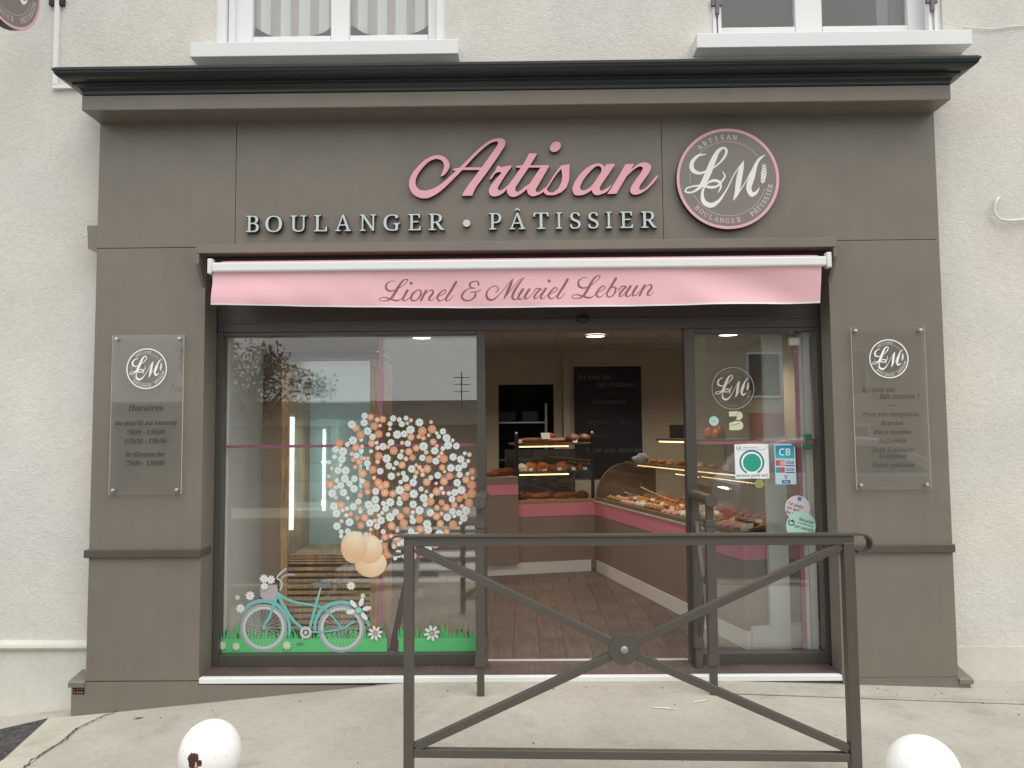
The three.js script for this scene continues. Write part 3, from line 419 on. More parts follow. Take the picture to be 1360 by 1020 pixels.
// ------------------------------------------------------------------ acrylic plaques
function italic(x, t, cx, y, size, col, bold) { x.save(); x.translate(cx, y); x.transform(1, 0, -0.22, 1, 0, 0); x.font = (bold ? 'bold ' : '') + size + 'px serif'; x.textAlign = 'center'; x.textBaseline = 'middle'; x.fillStyle = col; x.fillText(t, 0, 0); x.restore(); }
const planeTex = (w, h, c, extra = {}) => [new THREE.PlaneGeometry(w, h), std([1, 1, 1], 0.6, { map: canvasTex(c), transparent: true, ...extra })];
{
  const plaque = (label, x0, x1, y0, y1, draw) => {
    const t = thing('acrylic_plaque', label, 'plaque', [(x0 + x1) / 2, (y0 + y1) / 2, 0.16]); const w = x1 - x0, h = y1 - y0;
    obj('acrylic_sheet', bx(-w / 2, w / 2, -h / 2, h / 2, 0.02, 0.028), M.acrylic, t);
    for (const sx of [-1, 1]) { obj('polished_edge', bx(sx * w / 2 + (sx < 0 ? -0.0012 : 0.0002), sx * w / 2 + (sx < 0 ? -0.0002 : 0.0012), -h / 2, h / 2, 0.02, 0.028), phys([0.8, 0.8, 0.79], { roughness: 0.4, transmission: 0.3, thickness: 0 }), t); for (const sy of [-1, 1]) { const g = lathe([[0, 0], [0.011, 0], [0.011, 0.034], [0.009, 0.037], [0, 0.037]], 20); g.rotateX(Math.PI / 2); obj('standoff_stud', g, M.steel, t, [sx * (w / 2 - 0.026), sy * (h / 2 - 0.026), 0]); } }
    const [c, x] = canvas(768, Math.round(768 * h / w)); draw(x, 768 / 0.455); const [g, m] = planeTex(w, h, c); obj('print', g, m, t, [0, 0, 0.0287]); return t;
  };
  const ink = '#33291f', E = { ring: '#eceae6', ringW: 30, thin: '#dedcd8', thinW: 7, script: '#f0efec', text: '#e6e4e0', text2: '#e6e4e0', bold: true };
  plaque('clear acrylic plaque with opening hours under a white monogram', -2.572, -2.120, 1.125, 2.128, (x) => {
    const S = 768 / 368, P = (y) => (y - 92) * S, cx = 182 * S; x.save(); x.translate(180 * S, 175 * S); x.scale(105 * S / 480, 105 * S / 480); x.translate(-538, -510); emblem(x, E); x.restore();
    italic(x, 'Horaïres', cx, P(468), 84, ink, true); [['du mardi au samedi', 545], ['7h00 - 13h00', 592], ['15h30 - 19h30', 638], ['le dimanche', 705], ['7h00 - 13h00', 750]].forEach(([t, y]) => italic(x, t, cx, P(y), t.length > 15 ? 66 : 68, ink, true));
  });
  plaque('clear acrylic plaque with a list of specialities under a white monogram', 2.080, 2.537, 1.122, 2.136, (x) => {
    const S = 768 / 396, P = (y) => (y - 54) * S; x.save(); x.translate(197 * S, 176 * S); x.scale(106 * S / 480, 106 * S / 480); x.translate(-538, -510); emblem(x, E); x.restore();
    italic(x, 'Ici tout est', 135 * S, P(398), 70, ink, false); italic(x, 'fait maison !', 246 * S, P(434), 70, ink, false); x.fillStyle = ink; x.fillRect(176 * S, P(481), 58 * S, 4);
    [['Pour vos réceptions,', 530], ['Brioche', 578], ['Pièce montée', 627], ['Pâtisserie', 673], ['Pain Tradition', 721], ['Française', 753], ['Pains spéciaux', 802]].forEach(([t, y]) => italic(x, t, 200 * S, P(y), 62, ink, false));
  });
}
// ------------------------------------------------------------------ the valance print
{
  const [c, x] = canvas(2048, 140), Lx = (u) => u; x.fillStyle = '#f4c3cb'; x.fillRect(0, 0, 2048, 140); { const q = mulberry(17); for (let k = 0; k < 5200; k++) { const a = q(); x.fillStyle = a < 0.5 ? 'rgba(255,255,255,0.05)' : 'rgba(120,60,70,0.035)'; x.fillRect(q() * 2048, q() * 140, 1 + q() * 9, 1 + q() * 2); } }
  const L = [[205, 110, 5], [165, 108, 6], [122, 140, 14], [124, 182, 20], [160, 203, 14], [210, 190, 8], [270, 155, 6], [318, 112, 6], [325, 95, 8], [300, 92, 9], [265, 120, 16], [220, 190, 25], [178, 258, 22], [150, 285, 14], [100, 298, 8], [60, 290, 6], [60, 275, 6], [100, 262, 8], [150, 275, 14], [210, 292, 16], [250, 285, 8], [290, 250, 5]];
  const u = [[[60, 190, 20], [20, 250, 20], [15, 278, 14], [40, 282, 8], [80, 248, 5], [125, 190, 5]], [[120, 192, 20], [82, 250, 20], [80, 276, 14], [105, 275, 7], [150, 230, 4]]];
  const r = [[[150, 235, 4], [185, 188, 10], [228, 192, 14], [200, 215, 16], [166, 260, 18], [167, 279, 10], [190, 272, 6], [230, 230, 4]]], e = [[[290, 245, 4], [345, 225, 7], [385, 192, 8], [368, 178, 9], [335, 200, 14], [302, 250, 20], [312, 278, 14], [340, 278, 7], [382, 245, 4]]];
  const l = [[[785, 117, 22], [740, 190, 22], [692, 262, 20], [686, 286, 14], [710, 290, 8], [760, 240, 4]]], n = [[[500, 195, 18], [480, 230, 20], [450, 290, 18]], [[468, 255, 5], [520, 205, 6], [558, 192, 12], [564, 215, 18], [532, 262, 20], [525, 286, 12], [550, 288, 6], [585, 260, 4]]];
  // print field: crop units at 7.158 per photo pixel -> canvas; u across 3.755 m
  const k = 2048 / 3.755, s = 0.000652; // metres per drawing unit
  x.save(); x.translate(((-0.866 + 1.893) * k), 0); x.scale(s * k, 140 / 0.235 * s); x.translate(-52, 2); x.strokeStyle = x.fillStyle = '#97656a';
  const dot = (a, b, q) => { x.beginPath(); x.arc(a, b, q, 0, 7); x.fill(); };
  pen(x, [L, [[290, 235, 4], [318, 200, 8]], [[322, 195, 22], [287, 258, 20], [277, 284, 15], [300, 292, 8], [345, 262, 5]], [[415, 192, 8], [375, 225, 18], [354, 270, 20], [372, 293, 12], [408, 284, 9], [444, 245, 16], [450, 208, 16], [430, 190, 9], [412, 194, 6]], ...n, [[590, 260, 4], [640, 240, 6], [685, 207, 8], [678, 190, 9], [645, 205, 12], [607, 255, 20], [613, 287, 16], [640, 292, 8], [685, 262, 5]], ...l]); dot(358, 128, 15);
  pen(x, [[[998, 145, 16], [992, 120, 12], [960, 114, 8], [916, 135, 16], [922, 168, 14], [965, 178, 6], [905, 180, 6], [850, 220, 16], [838, 260, 20], [872, 288, 14], [930, 280, 10], [965, 245, 18], [965, 216, 10], [925, 212, 6], [980, 208, 8], [1018, 190, 6]]]);
  pen(x, [[[1160, 220, 6], [1184, 186, 10], [1165, 158, 8], [1110, 175, 8], [1072, 225, 16], [1086, 275, 22], [1130, 284, 14], [1200, 230, 7], [1280, 140, 5], [1330, 92, 5]], [[1326, 97, 6], [1296, 160, 26], [1262, 232, 22], [1236, 280, 6]], [[1236, 280, 5], [1310, 190, 5], [1390, 105, 6], [1436, 86, 5]], [[1425, 92, 6], [1375, 150, 18], [1330, 222, 22], [1318, 268, 20], [1342, 284, 10], [1378, 262, 5]]]);
  pen(x, [...u, ...r, [[275, 187, 22], [232, 252, 20], [226, 276, 14], [250, 278, 7], [290, 245, 4]], ...e], 1360, 0); dot(1360 + 307, 117, 15); pen(x, l, 1360 - 302, -12); pen(x, [L], 1360 + 465, -17); pen(x, e, 1360 + 452, -10);
  pen(x, [[[940, 100, 22], [890, 178, 20], [852, 242, 16], [862, 268, 12], [900, 262, 10], [934, 215, 16], [926, 178, 10], [898, 184, 6]], [[928, 182, 5], [968, 198, 5]]], 1360, 0); pen(x, r, 1360 + 808, -13); pen(x, u, 1360 + 1018, -17); pen(x, n, 1360 + 710, -29); x.restore();
  const t = canvasTex(c); M.cloth.map = t; M.cloth.bumpMap = null;
}

// ------------------------------------------------------------------ vinyl decals on the left pane
const DZ = GZ + 0.0015;
function ribbonGeo(pts, closed = false, per = 8) { // flat band following a curve, pts [x,y,width]
  const s = pts.length === 2 ? pts : spline(pts, per, closed), pos = [], idx = [];
  s.forEach((p, i) => { const a = s[Math.max(0, i - 1)], b = s[Math.min(s.length - 1, i + 1)], l = Math.hypot(b[0] - a[0], b[1] - a[1]) || 1, nx = -(b[1] - a[1]) / l * p[2] / 2, ny = (b[0] - a[0]) / l * p[2] / 2; pos.push(p[0] + nx, p[1] + ny, 0, p[0] - nx, p[1] - ny, 0); if (i) { const k = 2 * i; idx.push(k - 2, k - 1, k, k - 1, k + 1, k); } });
  const g = new THREE.BufferGeometry(); g.setAttribute('position', new THREE.Float32BufferAttribute(pos, 3)); g.setIndex(idx); g.computeVertexNormals(); return g.toNonIndexed();
}
function flowerGeo(r, petals, inner, cIn, cOut, cMid) { // flat printed flower, vertex coloured
  const pos = [], col = [], n = petals * 5; const ring = (i) => { const a = i / n * Math.PI * 2, t = Math.abs(Math.cos(a * petals / 2)); const q = r * (inner + (1 - inner) * Math.pow(t, 0.55)); return [q * Math.cos(a), q * Math.sin(a), 0]; };
  for (let i = 0; i < n; i++) { const A = ring(i), B = ring(i + 1), a = A.map((v) => v * 0.4), b = B.map((v) => v * 0.4); const put = (p, c) => { pos.push(...p); col.push(...c); }; put([0, 0, 0], cIn); put(a, cMid); put(b, cMid); put(a, cMid); put(A, cOut); put(B, cOut); put(a, cMid); put(B, cOut); put(b, cMid); }
  const g = new THREE.BufferGeometry(); g.setAttribute('position', new THREE.Float32BufferAttribute(pos, 3)); g.setAttribute('color', new THREE.Float32BufferAttribute(col, 3)); g.computeVertexNormals(); return g;
}
const vinyl = std([1, 1, 1], 0.7, { vertexColors: true, side: THREE.DoubleSide });
const flat = (c, extra) => std(c, 0.7, { side: THREE.DoubleSide, ...extra });
const WH = [0.66, 0.72, 0.70], WC = [0.40, 0.46, 0.46], OR = [0.64, 0.30, 0.17], OC = [0.78, 0.60, 0.46];
{
  const t = thing('flower_tree_decal', 'round tree of white and orange flowers printed in vinyl on the pane', 'window decal', [0, 0, DZ]);
  const big = [flowerGeo(1, 8, 0.6, WC, WH, WH), flowerGeo(1, 8, 0.6, OC, OR, [0.70, 0.40, 0.26]), flowerGeo(1, 5, 0.88, WH, WH, WH), flowerGeo(1, 6, 0.85, OC, [0.66, 0.36, 0.24], OC), flowerGeo(1, 9, 0.7, [0.62, 0.5, 0.4], [0.62, 0.3, 0.18], OR)];
  // branches behind the flowers
  const trunkM = flat([0.075, 0.055, 0.05]);
  obj('trunk', merge([ribbonGeo([[-0.838, 0.085, 0.056], [-0.80, 0.30, 0.042], [-0.745, 0.58, 0.036], [-0.725, 0.82, 0.04]]), ]), trunkM, t);
  const r = mulberry(2024), spots = []; let tries = 0;
  const dims = [[0.030, 0.0], [0.026, 0.3], [0.017, 0.62], [0.0125, 0.8]];
  while (spots.length < 300 && tries++ < 60000) {
    const a = r() * Math.PI * 2, q = Math.pow(r(), 0.52), wob = 1 + 0.05 * Math.sin(a * 3 + 1) + 0.03 * Math.sin(a * 7);
    const x = -0.803 + 0.487 * q * Math.cos(a) * wob, y = 1.152 + 0.50 * q * Math.sin(a) * wob * (Math.sin(a) > 0 ? 0.96 : 1.0);
    if (x > -0.31 || y < 0.675) continue;
    const k = r(), s = (k < 0.55 ? 0.026 + r() * 0.005 : k < 0.8 ? 0.021 + r() * 0.005 : 0.012 + r() * 0.006), f = tries < 2500 ? 0.84 : 0.62;
    if (spots.some((p) => Math.hypot(p.x - x, p.y - y) < (p.s + s) * f)) continue;
    spots.push({ x, y, s, k });
  }
  spots.forEach((p, i) => { let L = 0; for (let j = 0; j < i; j++) { const o = spots[j]; if (Math.hypot(p.x - o.x, p.y - o.y) < p.s + o.s) L = Math.max(L, o.L + 1); } p.L = Math.min(9, L); const w = r() < 0.56, kind = p.s < 0.017 ? (w ? 2 : 3) : w ? 0 : r() < 0.75 ? 1 : 4; const m = obj('flower', big[kind], vinyl, t, [p.x, p.y, 0.0008 + p.L * 0.0006]); m.scale.set(p.s, p.s, 1); m.rotation.z = r() * 6; });
}
const BK = 0.004965 / 5.667, BX = (u) => -1.99 + u * BK, BY = (v, u = 0) => 0.888 - v * BK - 0.0; // bicycle artwork grid: 5.667 units per 4.965 mm
const bp2 = (l) => l.map(([u, v, w]) => [BX(u), BY(v + 0.006 * u), (w ?? 1) * BK]);
{
  const t = thing('bicycle_decal', 'turquoise bicycle with lilac basket printed in vinyl low on the pane', 'window decal', [0, 0, DZ + 0.004]);
  const turq = flat([0.16, 0.44, 0.43]), grey = flat([0.30, 0.35, 0.37]), pale = flat([0.50, 0.53, 0.54]), lilac = flat([0.42, 0.35, 0.39]), slate = flat([0.13, 0.18, 0.20]);
  const circ = (u, v, r0, r1, n = 56) => { const g = new THREE.RingGeometry(r0 * BK, r1 * BK, n, 1); g.translate(BX(u), BY(v + 0.006 * u), 0); return g; };
  for (const [u, v] of [[352, 742], [932, 748]]) {
    const w = new THREE.Group(); w.name = 'wheel'; t.add(w);
    obj('tyre', circ(u, v, 156, 174), grey, w); obj('rim', circ(u, v, 136, 155.5), pale, w, [0, 0, 0.0004]);
    const sp = []; for (let k = 0; k < 28; k++) { const a = k / 28 * Math.PI * 2, b = a + (k % 2 ? 0.25 : -0.25); sp.push(ribbonGeo(bp2([[u + 10 * Math.cos(b), v + 10 * Math.sin(b), 2.2], [u + 136 * Math.cos(a), v + 136 * Math.sin(a), 2.2]]))); } obj('spokes', merge(sp), pale, w, [0, 0, -0.0004]);
    obj('hub', (() => { const g = new THREE.CircleGeometry(11 * BK, 16); g.translate(BX(u), BY(v + 0.006 * u), 0); return g; })(), turq, w, [0, 0, 0.0012]);
  }
  const L = (name, pts, m, z) => obj(name, ribbonGeo(bp2(pts)), m, t, [0, 0, z]);
  L('mudguard', [[190, 640, 14], [240, 575, 26], [330, 545, 28], [430, 560, 28], [510, 635, 26], [545, 720, 22], [542, 800, 16]], turq, 0.0012);
  L('mudguard', [[735, 770, 18], [740, 690, 24], [790, 605, 28], [880, 560, 28], [980, 560, 28], [1070, 610, 26], [1115, 680, 26], [1140, 728, 22]], turq, 0.0012);
  L('fork', [[462, 480, 24], [430, 560, 24], [395, 660, 22], [345, 742, 16]], turq, 0.0018);
  L('frame_tube', [[462, 492, 20], [520, 530, 19], [600, 555, 18], [700, 572, 18], [790, 590, 16]], turq, 0.0024); L('frame_tube', [[458, 505, 22], [510, 590, 22], [570, 680, 22], [650, 750, 20]], turq, 0.003);
  L('seat_tube', [[760, 505, 18], [735, 600, 20], [705, 710, 20], [690, 765, 18]], turq, 0.0036); L('chain_stay', [[690, 770, 14], [800, 768, 14], [935, 745, 16], [1035, 690, 14]], turq, 0.0042); L('seat_stay', [[800, 590, 14], [860, 650, 14], [935, 745, 14]], turq, 0.0048);
  L('seat_post', [[775, 450, 9], [760, 510, 10]], pale, 0.0018);
  obj('saddle', (() => { const s = new THREE.ShapeGeometry(new THREE.Shape(spline([[705, 418], [740, 408], [800, 415], [848, 408], [845, 440], [800, 452], [750, 440]], 6, true).map(([u, v]) => new THREE.Vector2(BX(u), BY(v + 0.006 * u))))); return s; })(), slate, t, [0, 0, 0.0024]);
  L('handlebar', [[470, 470, 10], [485, 430, 11], [478, 400, 11], [450, 375, 11], [470, 345, 12], [518, 305, 12]], pale, 0.0024); L('handlebar', [[478, 390, 10], [500, 362, 11], [540, 350, 13], [582, 352, 14]], lilac, 0.003);
  obj('basket', new THREE.ShapeGeometry(new THREE.Shape([[322, 425], [448, 425], [455, 470], [430, 540], [350, 535], [325, 510]].map(([u, v]) => new THREE.Vector2(BX(u), BY(v + 0.006 * u))))), lilac, t, [0, 0, 0.0008]);
  obj('chainring', circ(668, 775, 24, 44, 32), pale, t, [0, 0, 0.0054]); obj('chainring', circ(668, 775, 0.5, 14, 20), pale, t, [0, 0, 0.0056]); L('crank', [[655, 790, 7], [640, 830, 7]], pale, 0.006); L('pedal', [[600, 856, 12], [650, 858, 12]], slate, 0.0062); L('chain', [[668, 732, 4], [500, 740, 3], [360, 745, 3]], grey, -0.0006);
  // loose daisies around it
  const d = flowerGeo(1, 8, 0.34, [0.5, 0.42, 0.36], [0.70, 0.72, 0.70], [0.68, 0.7, 0.68]), dg = flowerGeo(1, 8, 0.4, [0.6, 0.62, 0.4], [0.50, 0.62, 0.44], [0.5, 0.62, 0.44]);
  [[352, 380, 34, d], [405, 388, 34, d], [358, 435, 30, d], [250, 505, 36, d], [180, 597, 34, d], [157, 517, 19, dg], [1003, 432, 34, d], [1092, 505, 20, dg], [48, 870, 34, dg], [153, 876, 32, dg], [530, 868, 34, dg]].forEach(([u, v, s, g], i) => { const m = obj('daisy', g, vinyl, t, [BX(u), BY(v + 0.006 * u), 0.0072 + (i % 3) * 0.0006]); m.scale.set(s * BK, s * BK, 1); m.rotation.z = i; });
}
{ // big daisies, each printed flower its own decal
  const mk = (label, u, v, s, petals, cc, holes) => { const t = thing('daisy_decal', label, 'window decal', [BX(u), BY(v + 0.006 * u), DZ + 0.013]); for (let k = 0; k < petals; k++) { const a = k / petals * Math.PI * 2 + 0.2; if (holes && (k === 4)) continue; const g = new THREE.CircleGeometry(1, 14); g.scale(0.34 * s * BK, 0.17 * s * BK, 1); g.rotateZ(a); obj('petal', g, flat([0.68, 0.71, 0.70]), t, [0.62 * s * BK * Math.cos(a), 0.62 * s * BK * Math.sin(a), 0.0003 * (k % 2)]); } const c = new THREE.CircleGeometry(0.22 * s * BK, 18); obj('centre', c, flat(cc), t, [0, 0, 0.0012]); return t; };
  mk('large white daisy decal overlapping the rear wheel of the bicycle', 1062, 610, 100, 6, [0.3, 0.55, 0.53], true);
  mk('white daisy decal with pink centre at the end of the rear mudguard', 1185, 778, 58, 8, [0.55, 0.32, 0.33]);
  mk('white daisy decal with pink centre alone in the grass by the door', 1605, 778, 62, 8, [0.55, 0.32, 0.33]);
}
{ // grass strip
  const t = thing('grass_decal', 'bright green grass strip printed in vinyl along the foot of the pane', 'window decal', [0, 0, DZ + 0.002]);
  const r = mulberry(9), g1 = flat([0.075, 0.42, 0.13]), g2 = flat([0.10, 0.47, 0.17]);
  const blades = (x0, x1) => { const l = []; for (let x = x0; x < x1 - 0.01; x += 0.009 + r() * 0.012) { const h = 0.03 + r() * 0.06 + (r() < 0.12 ? 0.05 : 0), lean = (r() - 0.5) * 0.05, w = 0.011 + r() * 0.007; l.push(ribbonGeo([[x, 0.15, w], [x + lean * 0.35, 0.17 + h * 0.4, w * 0.8], [x + lean, 0.17 + h, 0.0008]], false, 3)); } return merge(l); };
  for (const [a, b] of [[-1.955, -0.877], [-0.80, -0.288]]) { const p = bx(a, b, 0.079, 0.165, -0.0003, 0.0003); obj('turf_band', p, g2, t, [0, 0, 0.0009]); const m = obj('blades', blades(a, b), g1, t); m.userData.kind = 'stuff'; }
}
{ // balloons
  const t = thing('balloon_decal', 'three peach balloons on strings printed in vinyl on the pane', 'window decal', [0, 0, DZ + 0.012]);
  const bal = (u, v, ru, rv, z, hu, hv) => { const n = 48, pos = [], col = []; const P = (a, q) => [BX(u) + q * ru * BK * Math.cos(a), BY(v + 0.006 * u) + q * rv * BK * Math.sin(a), 0], C = (p) => { const d = Math.hypot((p[0] - BX(hu)) / BK, (p[1] - BY(hv + 0.006 * hu)) / BK) / (ru * 1.5), k = Math.min(1, d); return [0.80 - 0.13 * k, 0.70 - 0.26 * k, 0.53 - 0.28 * k]; };
    for (let i = 0; i < n; i++) for (let j = 0; j < 6; j++) { const a = i / n * 6.28319, b = (i + 1) / n * 6.28319, q = j / 6, s = (j + 1) / 6; for (const p of [P(a, q), P(a, s), P(b, s), P(a, q), P(b, s), P(b, q)]) { pos.push(...p); col.push(...C(p)); } }
    const g = new THREE.BufferGeometry(); g.setAttribute('position', new THREE.Float32BufferAttribute(pos, 3)); g.setAttribute('color', new THREE.Float32BufferAttribute(col, 3)); g.computeVertexNormals(); obj('balloon', g, vinyl, t, [0, 0, z]); };
  bal(1150, 270, 118, 100, 0, 1190, 215); bal(1025, 148, 98, 118, 0.0012, 1040, 60); bal(1140, 165, 98, 105, 0.0006, 1165, 100);
  for (const pts of [[[950, 275, 3.5], [900, 390, 3.5], [850, 480, 3.5], [780, 530, 3.5]], [[985, 270, 3.5], [930, 390, 3.5], [870, 480, 3.5], [800, 530, 3.5]], [[1020, 320, 3.5], [960, 380, 3.5], [880, 460, 3.5], [840, 510, 3.5]]]) obj('string', ribbonGeo(bp2(pts)), flat([0.25, 0.24, 0.23]), t, [0, 0, -0.001]);
}
// ------------------------------------------------------------------ stickers on the right pane
{
  const sticker = (name, label, cx, cy, w, h, cw, draw, lift = 0) => { const [c, x] = canvas(cw, Math.round(cw * h / w)); draw(x, cw, Math.round(cw * h / w)); const [g, m] = planeTex(w, h, c); return tag(obj(name, g, m, scene, [cx, cy, DZ + lift]), label, 'sticker'); };
  sticker('monogram_sticker', 'white LM monogram in a thin ring stuck on the narrow pane', 1.408, 1.772, 0.286, 0.286, 512, (x) => { x.scale(512 / 980, 512 / 980); x.translate(490 - 538, 490 - 510); emblem(x, { ring: '#a9a79f', ringW: 16, thin: '#8e8b84', thinW: 5, script: '#d6d4ce', text: '#9d9a92', text2: '#9d9a92' }); });
  sticker('letter_sticker', 'pale yellow split letter B sticker below the monogram', 1.423, 1.5575, 0.096, 0.128, 192, (x, w, h) => { x.fillStyle = '#d3d6b4'; x.beginPath(); x.moveTo(4, 4); x.lineTo(115, 4); x.arc(125, 62, 58, -1.6, 1.55); x.lineTo(84, 112); x.quadraticCurveTo(112, 96, 108, 70); x.lineTo(4, 70); x.fill(); x.beginPath(); x.moveTo(4, 152); x.quadraticCurveTo(50, 150, 72, 132); x.lineTo(130, 132); x.arc(128, 190, 60, -1.5, 1.6); x.lineTo(4, 251); x.fill(); x.globalCompositeOperation = 'destination-out'; x.lineWidth = 7; x.beginPath(); x.moveTo(30, 178); x.quadraticCurveTo(90, 200, 140, 146); x.stroke(); x.lineWidth = 6; x.beginPath(); x.moveTo(90, 50); x.quadraticCurveTo(120, 40, 140, 14); x.stroke(); });
  sticker('round_sticker', 'small pale blue round sticker beside the letter B', 1.277, 1.557, 0.066, 0.066, 96, (x) => { x.fillStyle = '#b9d4d4'; x.beginPath(); x.arc(48, 48, 46, 0, 7); x.fill(); x.strokeStyle = '#7fa0a3'; x.lineWidth = 5; x.beginPath(); x.moveTo(30, 46); x.quadraticCurveTo(48, 60, 66, 42); x.stroke(); });
  sticker('bank_sticker', 'white square bank sticker with a green disc on the narrow pane', 1.519, 1.290, 0.228, 0.230, 512, (x) => { x.fillStyle = '#eef1f1'; x.beginPath(); x.moveTo(4, 6); x.lineTo(455, 4); x.quadraticCurveTo(505, 6, 502, 30); x.lineTo(508, 508); x.lineTo(8, 508); x.fill(); x.strokeStyle = '#0d7f95'; x.lineWidth = 26; x.beginPath(); x.arc(255, 272, 170, rad(118), rad(62)); x.stroke(); x.fillStyle = '#27a088'; x.beginPath(); x.arc(258, 276, 132, 0, 7); x.fill(); x.fillStyle = '#20707f'; x.font = 'bold 62px sans-serif'; x.textAlign = 'center'; x.fillText('services point vert', 256, 484, 470); x.fillStyle = '#33423f'; x.font = 'bold 56px sans-serif'; x.textAlign = 'left'; x.save(); x.transform(1, 0, -0.2, 1, 12, 0); x.fillText('CA', 30, 76); x.restore(); x.font = '28px sans-serif'; x.fillText('CRÉDIT AGRICOLE', 128, 66, 310); x.strokeStyle = '#33423f'; x.lineWidth = 5; x.beginPath(); x.moveTo(30, 90); x.lineTo(430, 88); x.lineTo(490, 46); x.stroke(); });
  sticker('card_sticker', 'tall pale sticker of payment card marks beside the bank sticker', 1.737, 1.272, 0.140, 0.268, 256, (x) => { x.fillStyle = '#c3d6dc'; x.beginPath(); x.moveTo(2, 4); x.lineTo(200, 4); x.lineTo(250, 50); x.lineTo(254, 488); x.lineTo(4, 488); x.fill(); const gr = x.createLinearGradient(0, 20, 0, 180); gr.addColorStop(0, '#1a7fa8'); gr.addColorStop(1, '#3fb3bb'); x.fillStyle = gr; x.fillRect(14, 22, 224, 158); x.fillStyle = '#cfe3e6'; x.font = 'bold 118px sans-serif'; x.textAlign = 'center'; x.fillText('CB', 126, 144, 170); x.fillStyle = '#c9505c'; x.fillRect(14, 200, 106, 66); x.fillStyle = '#d9a3a9'; x.beginPath(); x.arc(92, 233, 30, 0, 7); x.fill(); x.fillStyle = '#2b9aa6'; x.fillRect(14, 284, 54, 66); x.fillStyle = '#c9505c'; x.fillRect(68, 284, 52, 66); x.fillStyle = '#1d4f93'; x.font = 'bold 50px sans-serif'; x.fillText('VISA', 182, 246, 100); x.fillText('VISA', 182, 330, 100); x.fillRect(128, 258, 110, 12); x.fillRect(128, 342, 110, 12); x.font = 'bold 64px sans-serif'; x.fillText('V', 130, 424); x.fillRect(82, 436, 100, 42); x.fillStyle = '#bfe0ea'; x.font = 'bold 36px sans-serif'; x.fillText('PAY', 132, 470, 80); });
  sticker('bread_sticker', 'round pale pink sticker with a bread slogan low on the narrow pane', 1.808, 0.985, 0.166, 0.166, 256, (x) => { x.fillStyle = '#d6c9cc'; x.beginPath(); x.arc(128, 128, 126, 0, 7); x.fill(); x.fillStyle = '#2f86bd'; x.fillRect(132, 16, 40, 42); x.save(); x.translate(24, 84); x.rotate(0.33); x.fillStyle = '#3a3638'; x.font = 'bold 44px sans-serif'; x.fillText('Le pain', 12, 0); x.fillText('un art', 6, 46); x.fillText('de vivre...', 10, 92); x.restore(); x.strokeStyle = '#a99aa0'; x.lineWidth = 8; x.beginPath(); x.arc(188, 148, 38, 0.5, 4); x.stroke(); });
  sticker('recycling_sticker', 'round mint green sticker with a recycling arrow overlapping the bread sticker', 1.826, 0.868, 0.196, 0.196, 256, (x) => { x.fillStyle = '#b2dccf'; x.beginPath(); x.arc(128, 128, 126, 0, 7); x.fill(); x.strokeStyle = '#23443f'; x.lineWidth = 9; x.beginPath(); x.arc(48, 96, 24, -0.7, 4.4); x.stroke(); x.fillStyle = '#23443f'; x.beginPath(); x.moveTo(36, 86); x.lineTo(66, 70); x.lineTo(62, 98); x.fill(); x.save(); x.translate(112, 80); x.rotate(0.28); x.font = 'bold 38px sans-serif'; x.fillText('Recycler', 0, 0, 130); x.fillRect(0, 16, 130, 5); x.fillText('un savoir', -26, 66, 170); x.restore(); }, 0.0012);
  sticker('green_dot_sticker', 'small olive green round sticker under the bank sticker', 1.563, 1.145, 0.062, 0.062, 64, (x) => { x.fillStyle = '#8f9a5e'; x.beginPath(); x.arc(32, 32, 31, 0, 7); x.fill(); });
  tag(obj('release_button', bx(1.868, 1.925, 1.365, 1.468, -0.13, -0.10, 0.008), std([0.02, 0.22, 0.06], 0.5)), 'green emergency door release box inside the narrow pane', 'button');
}
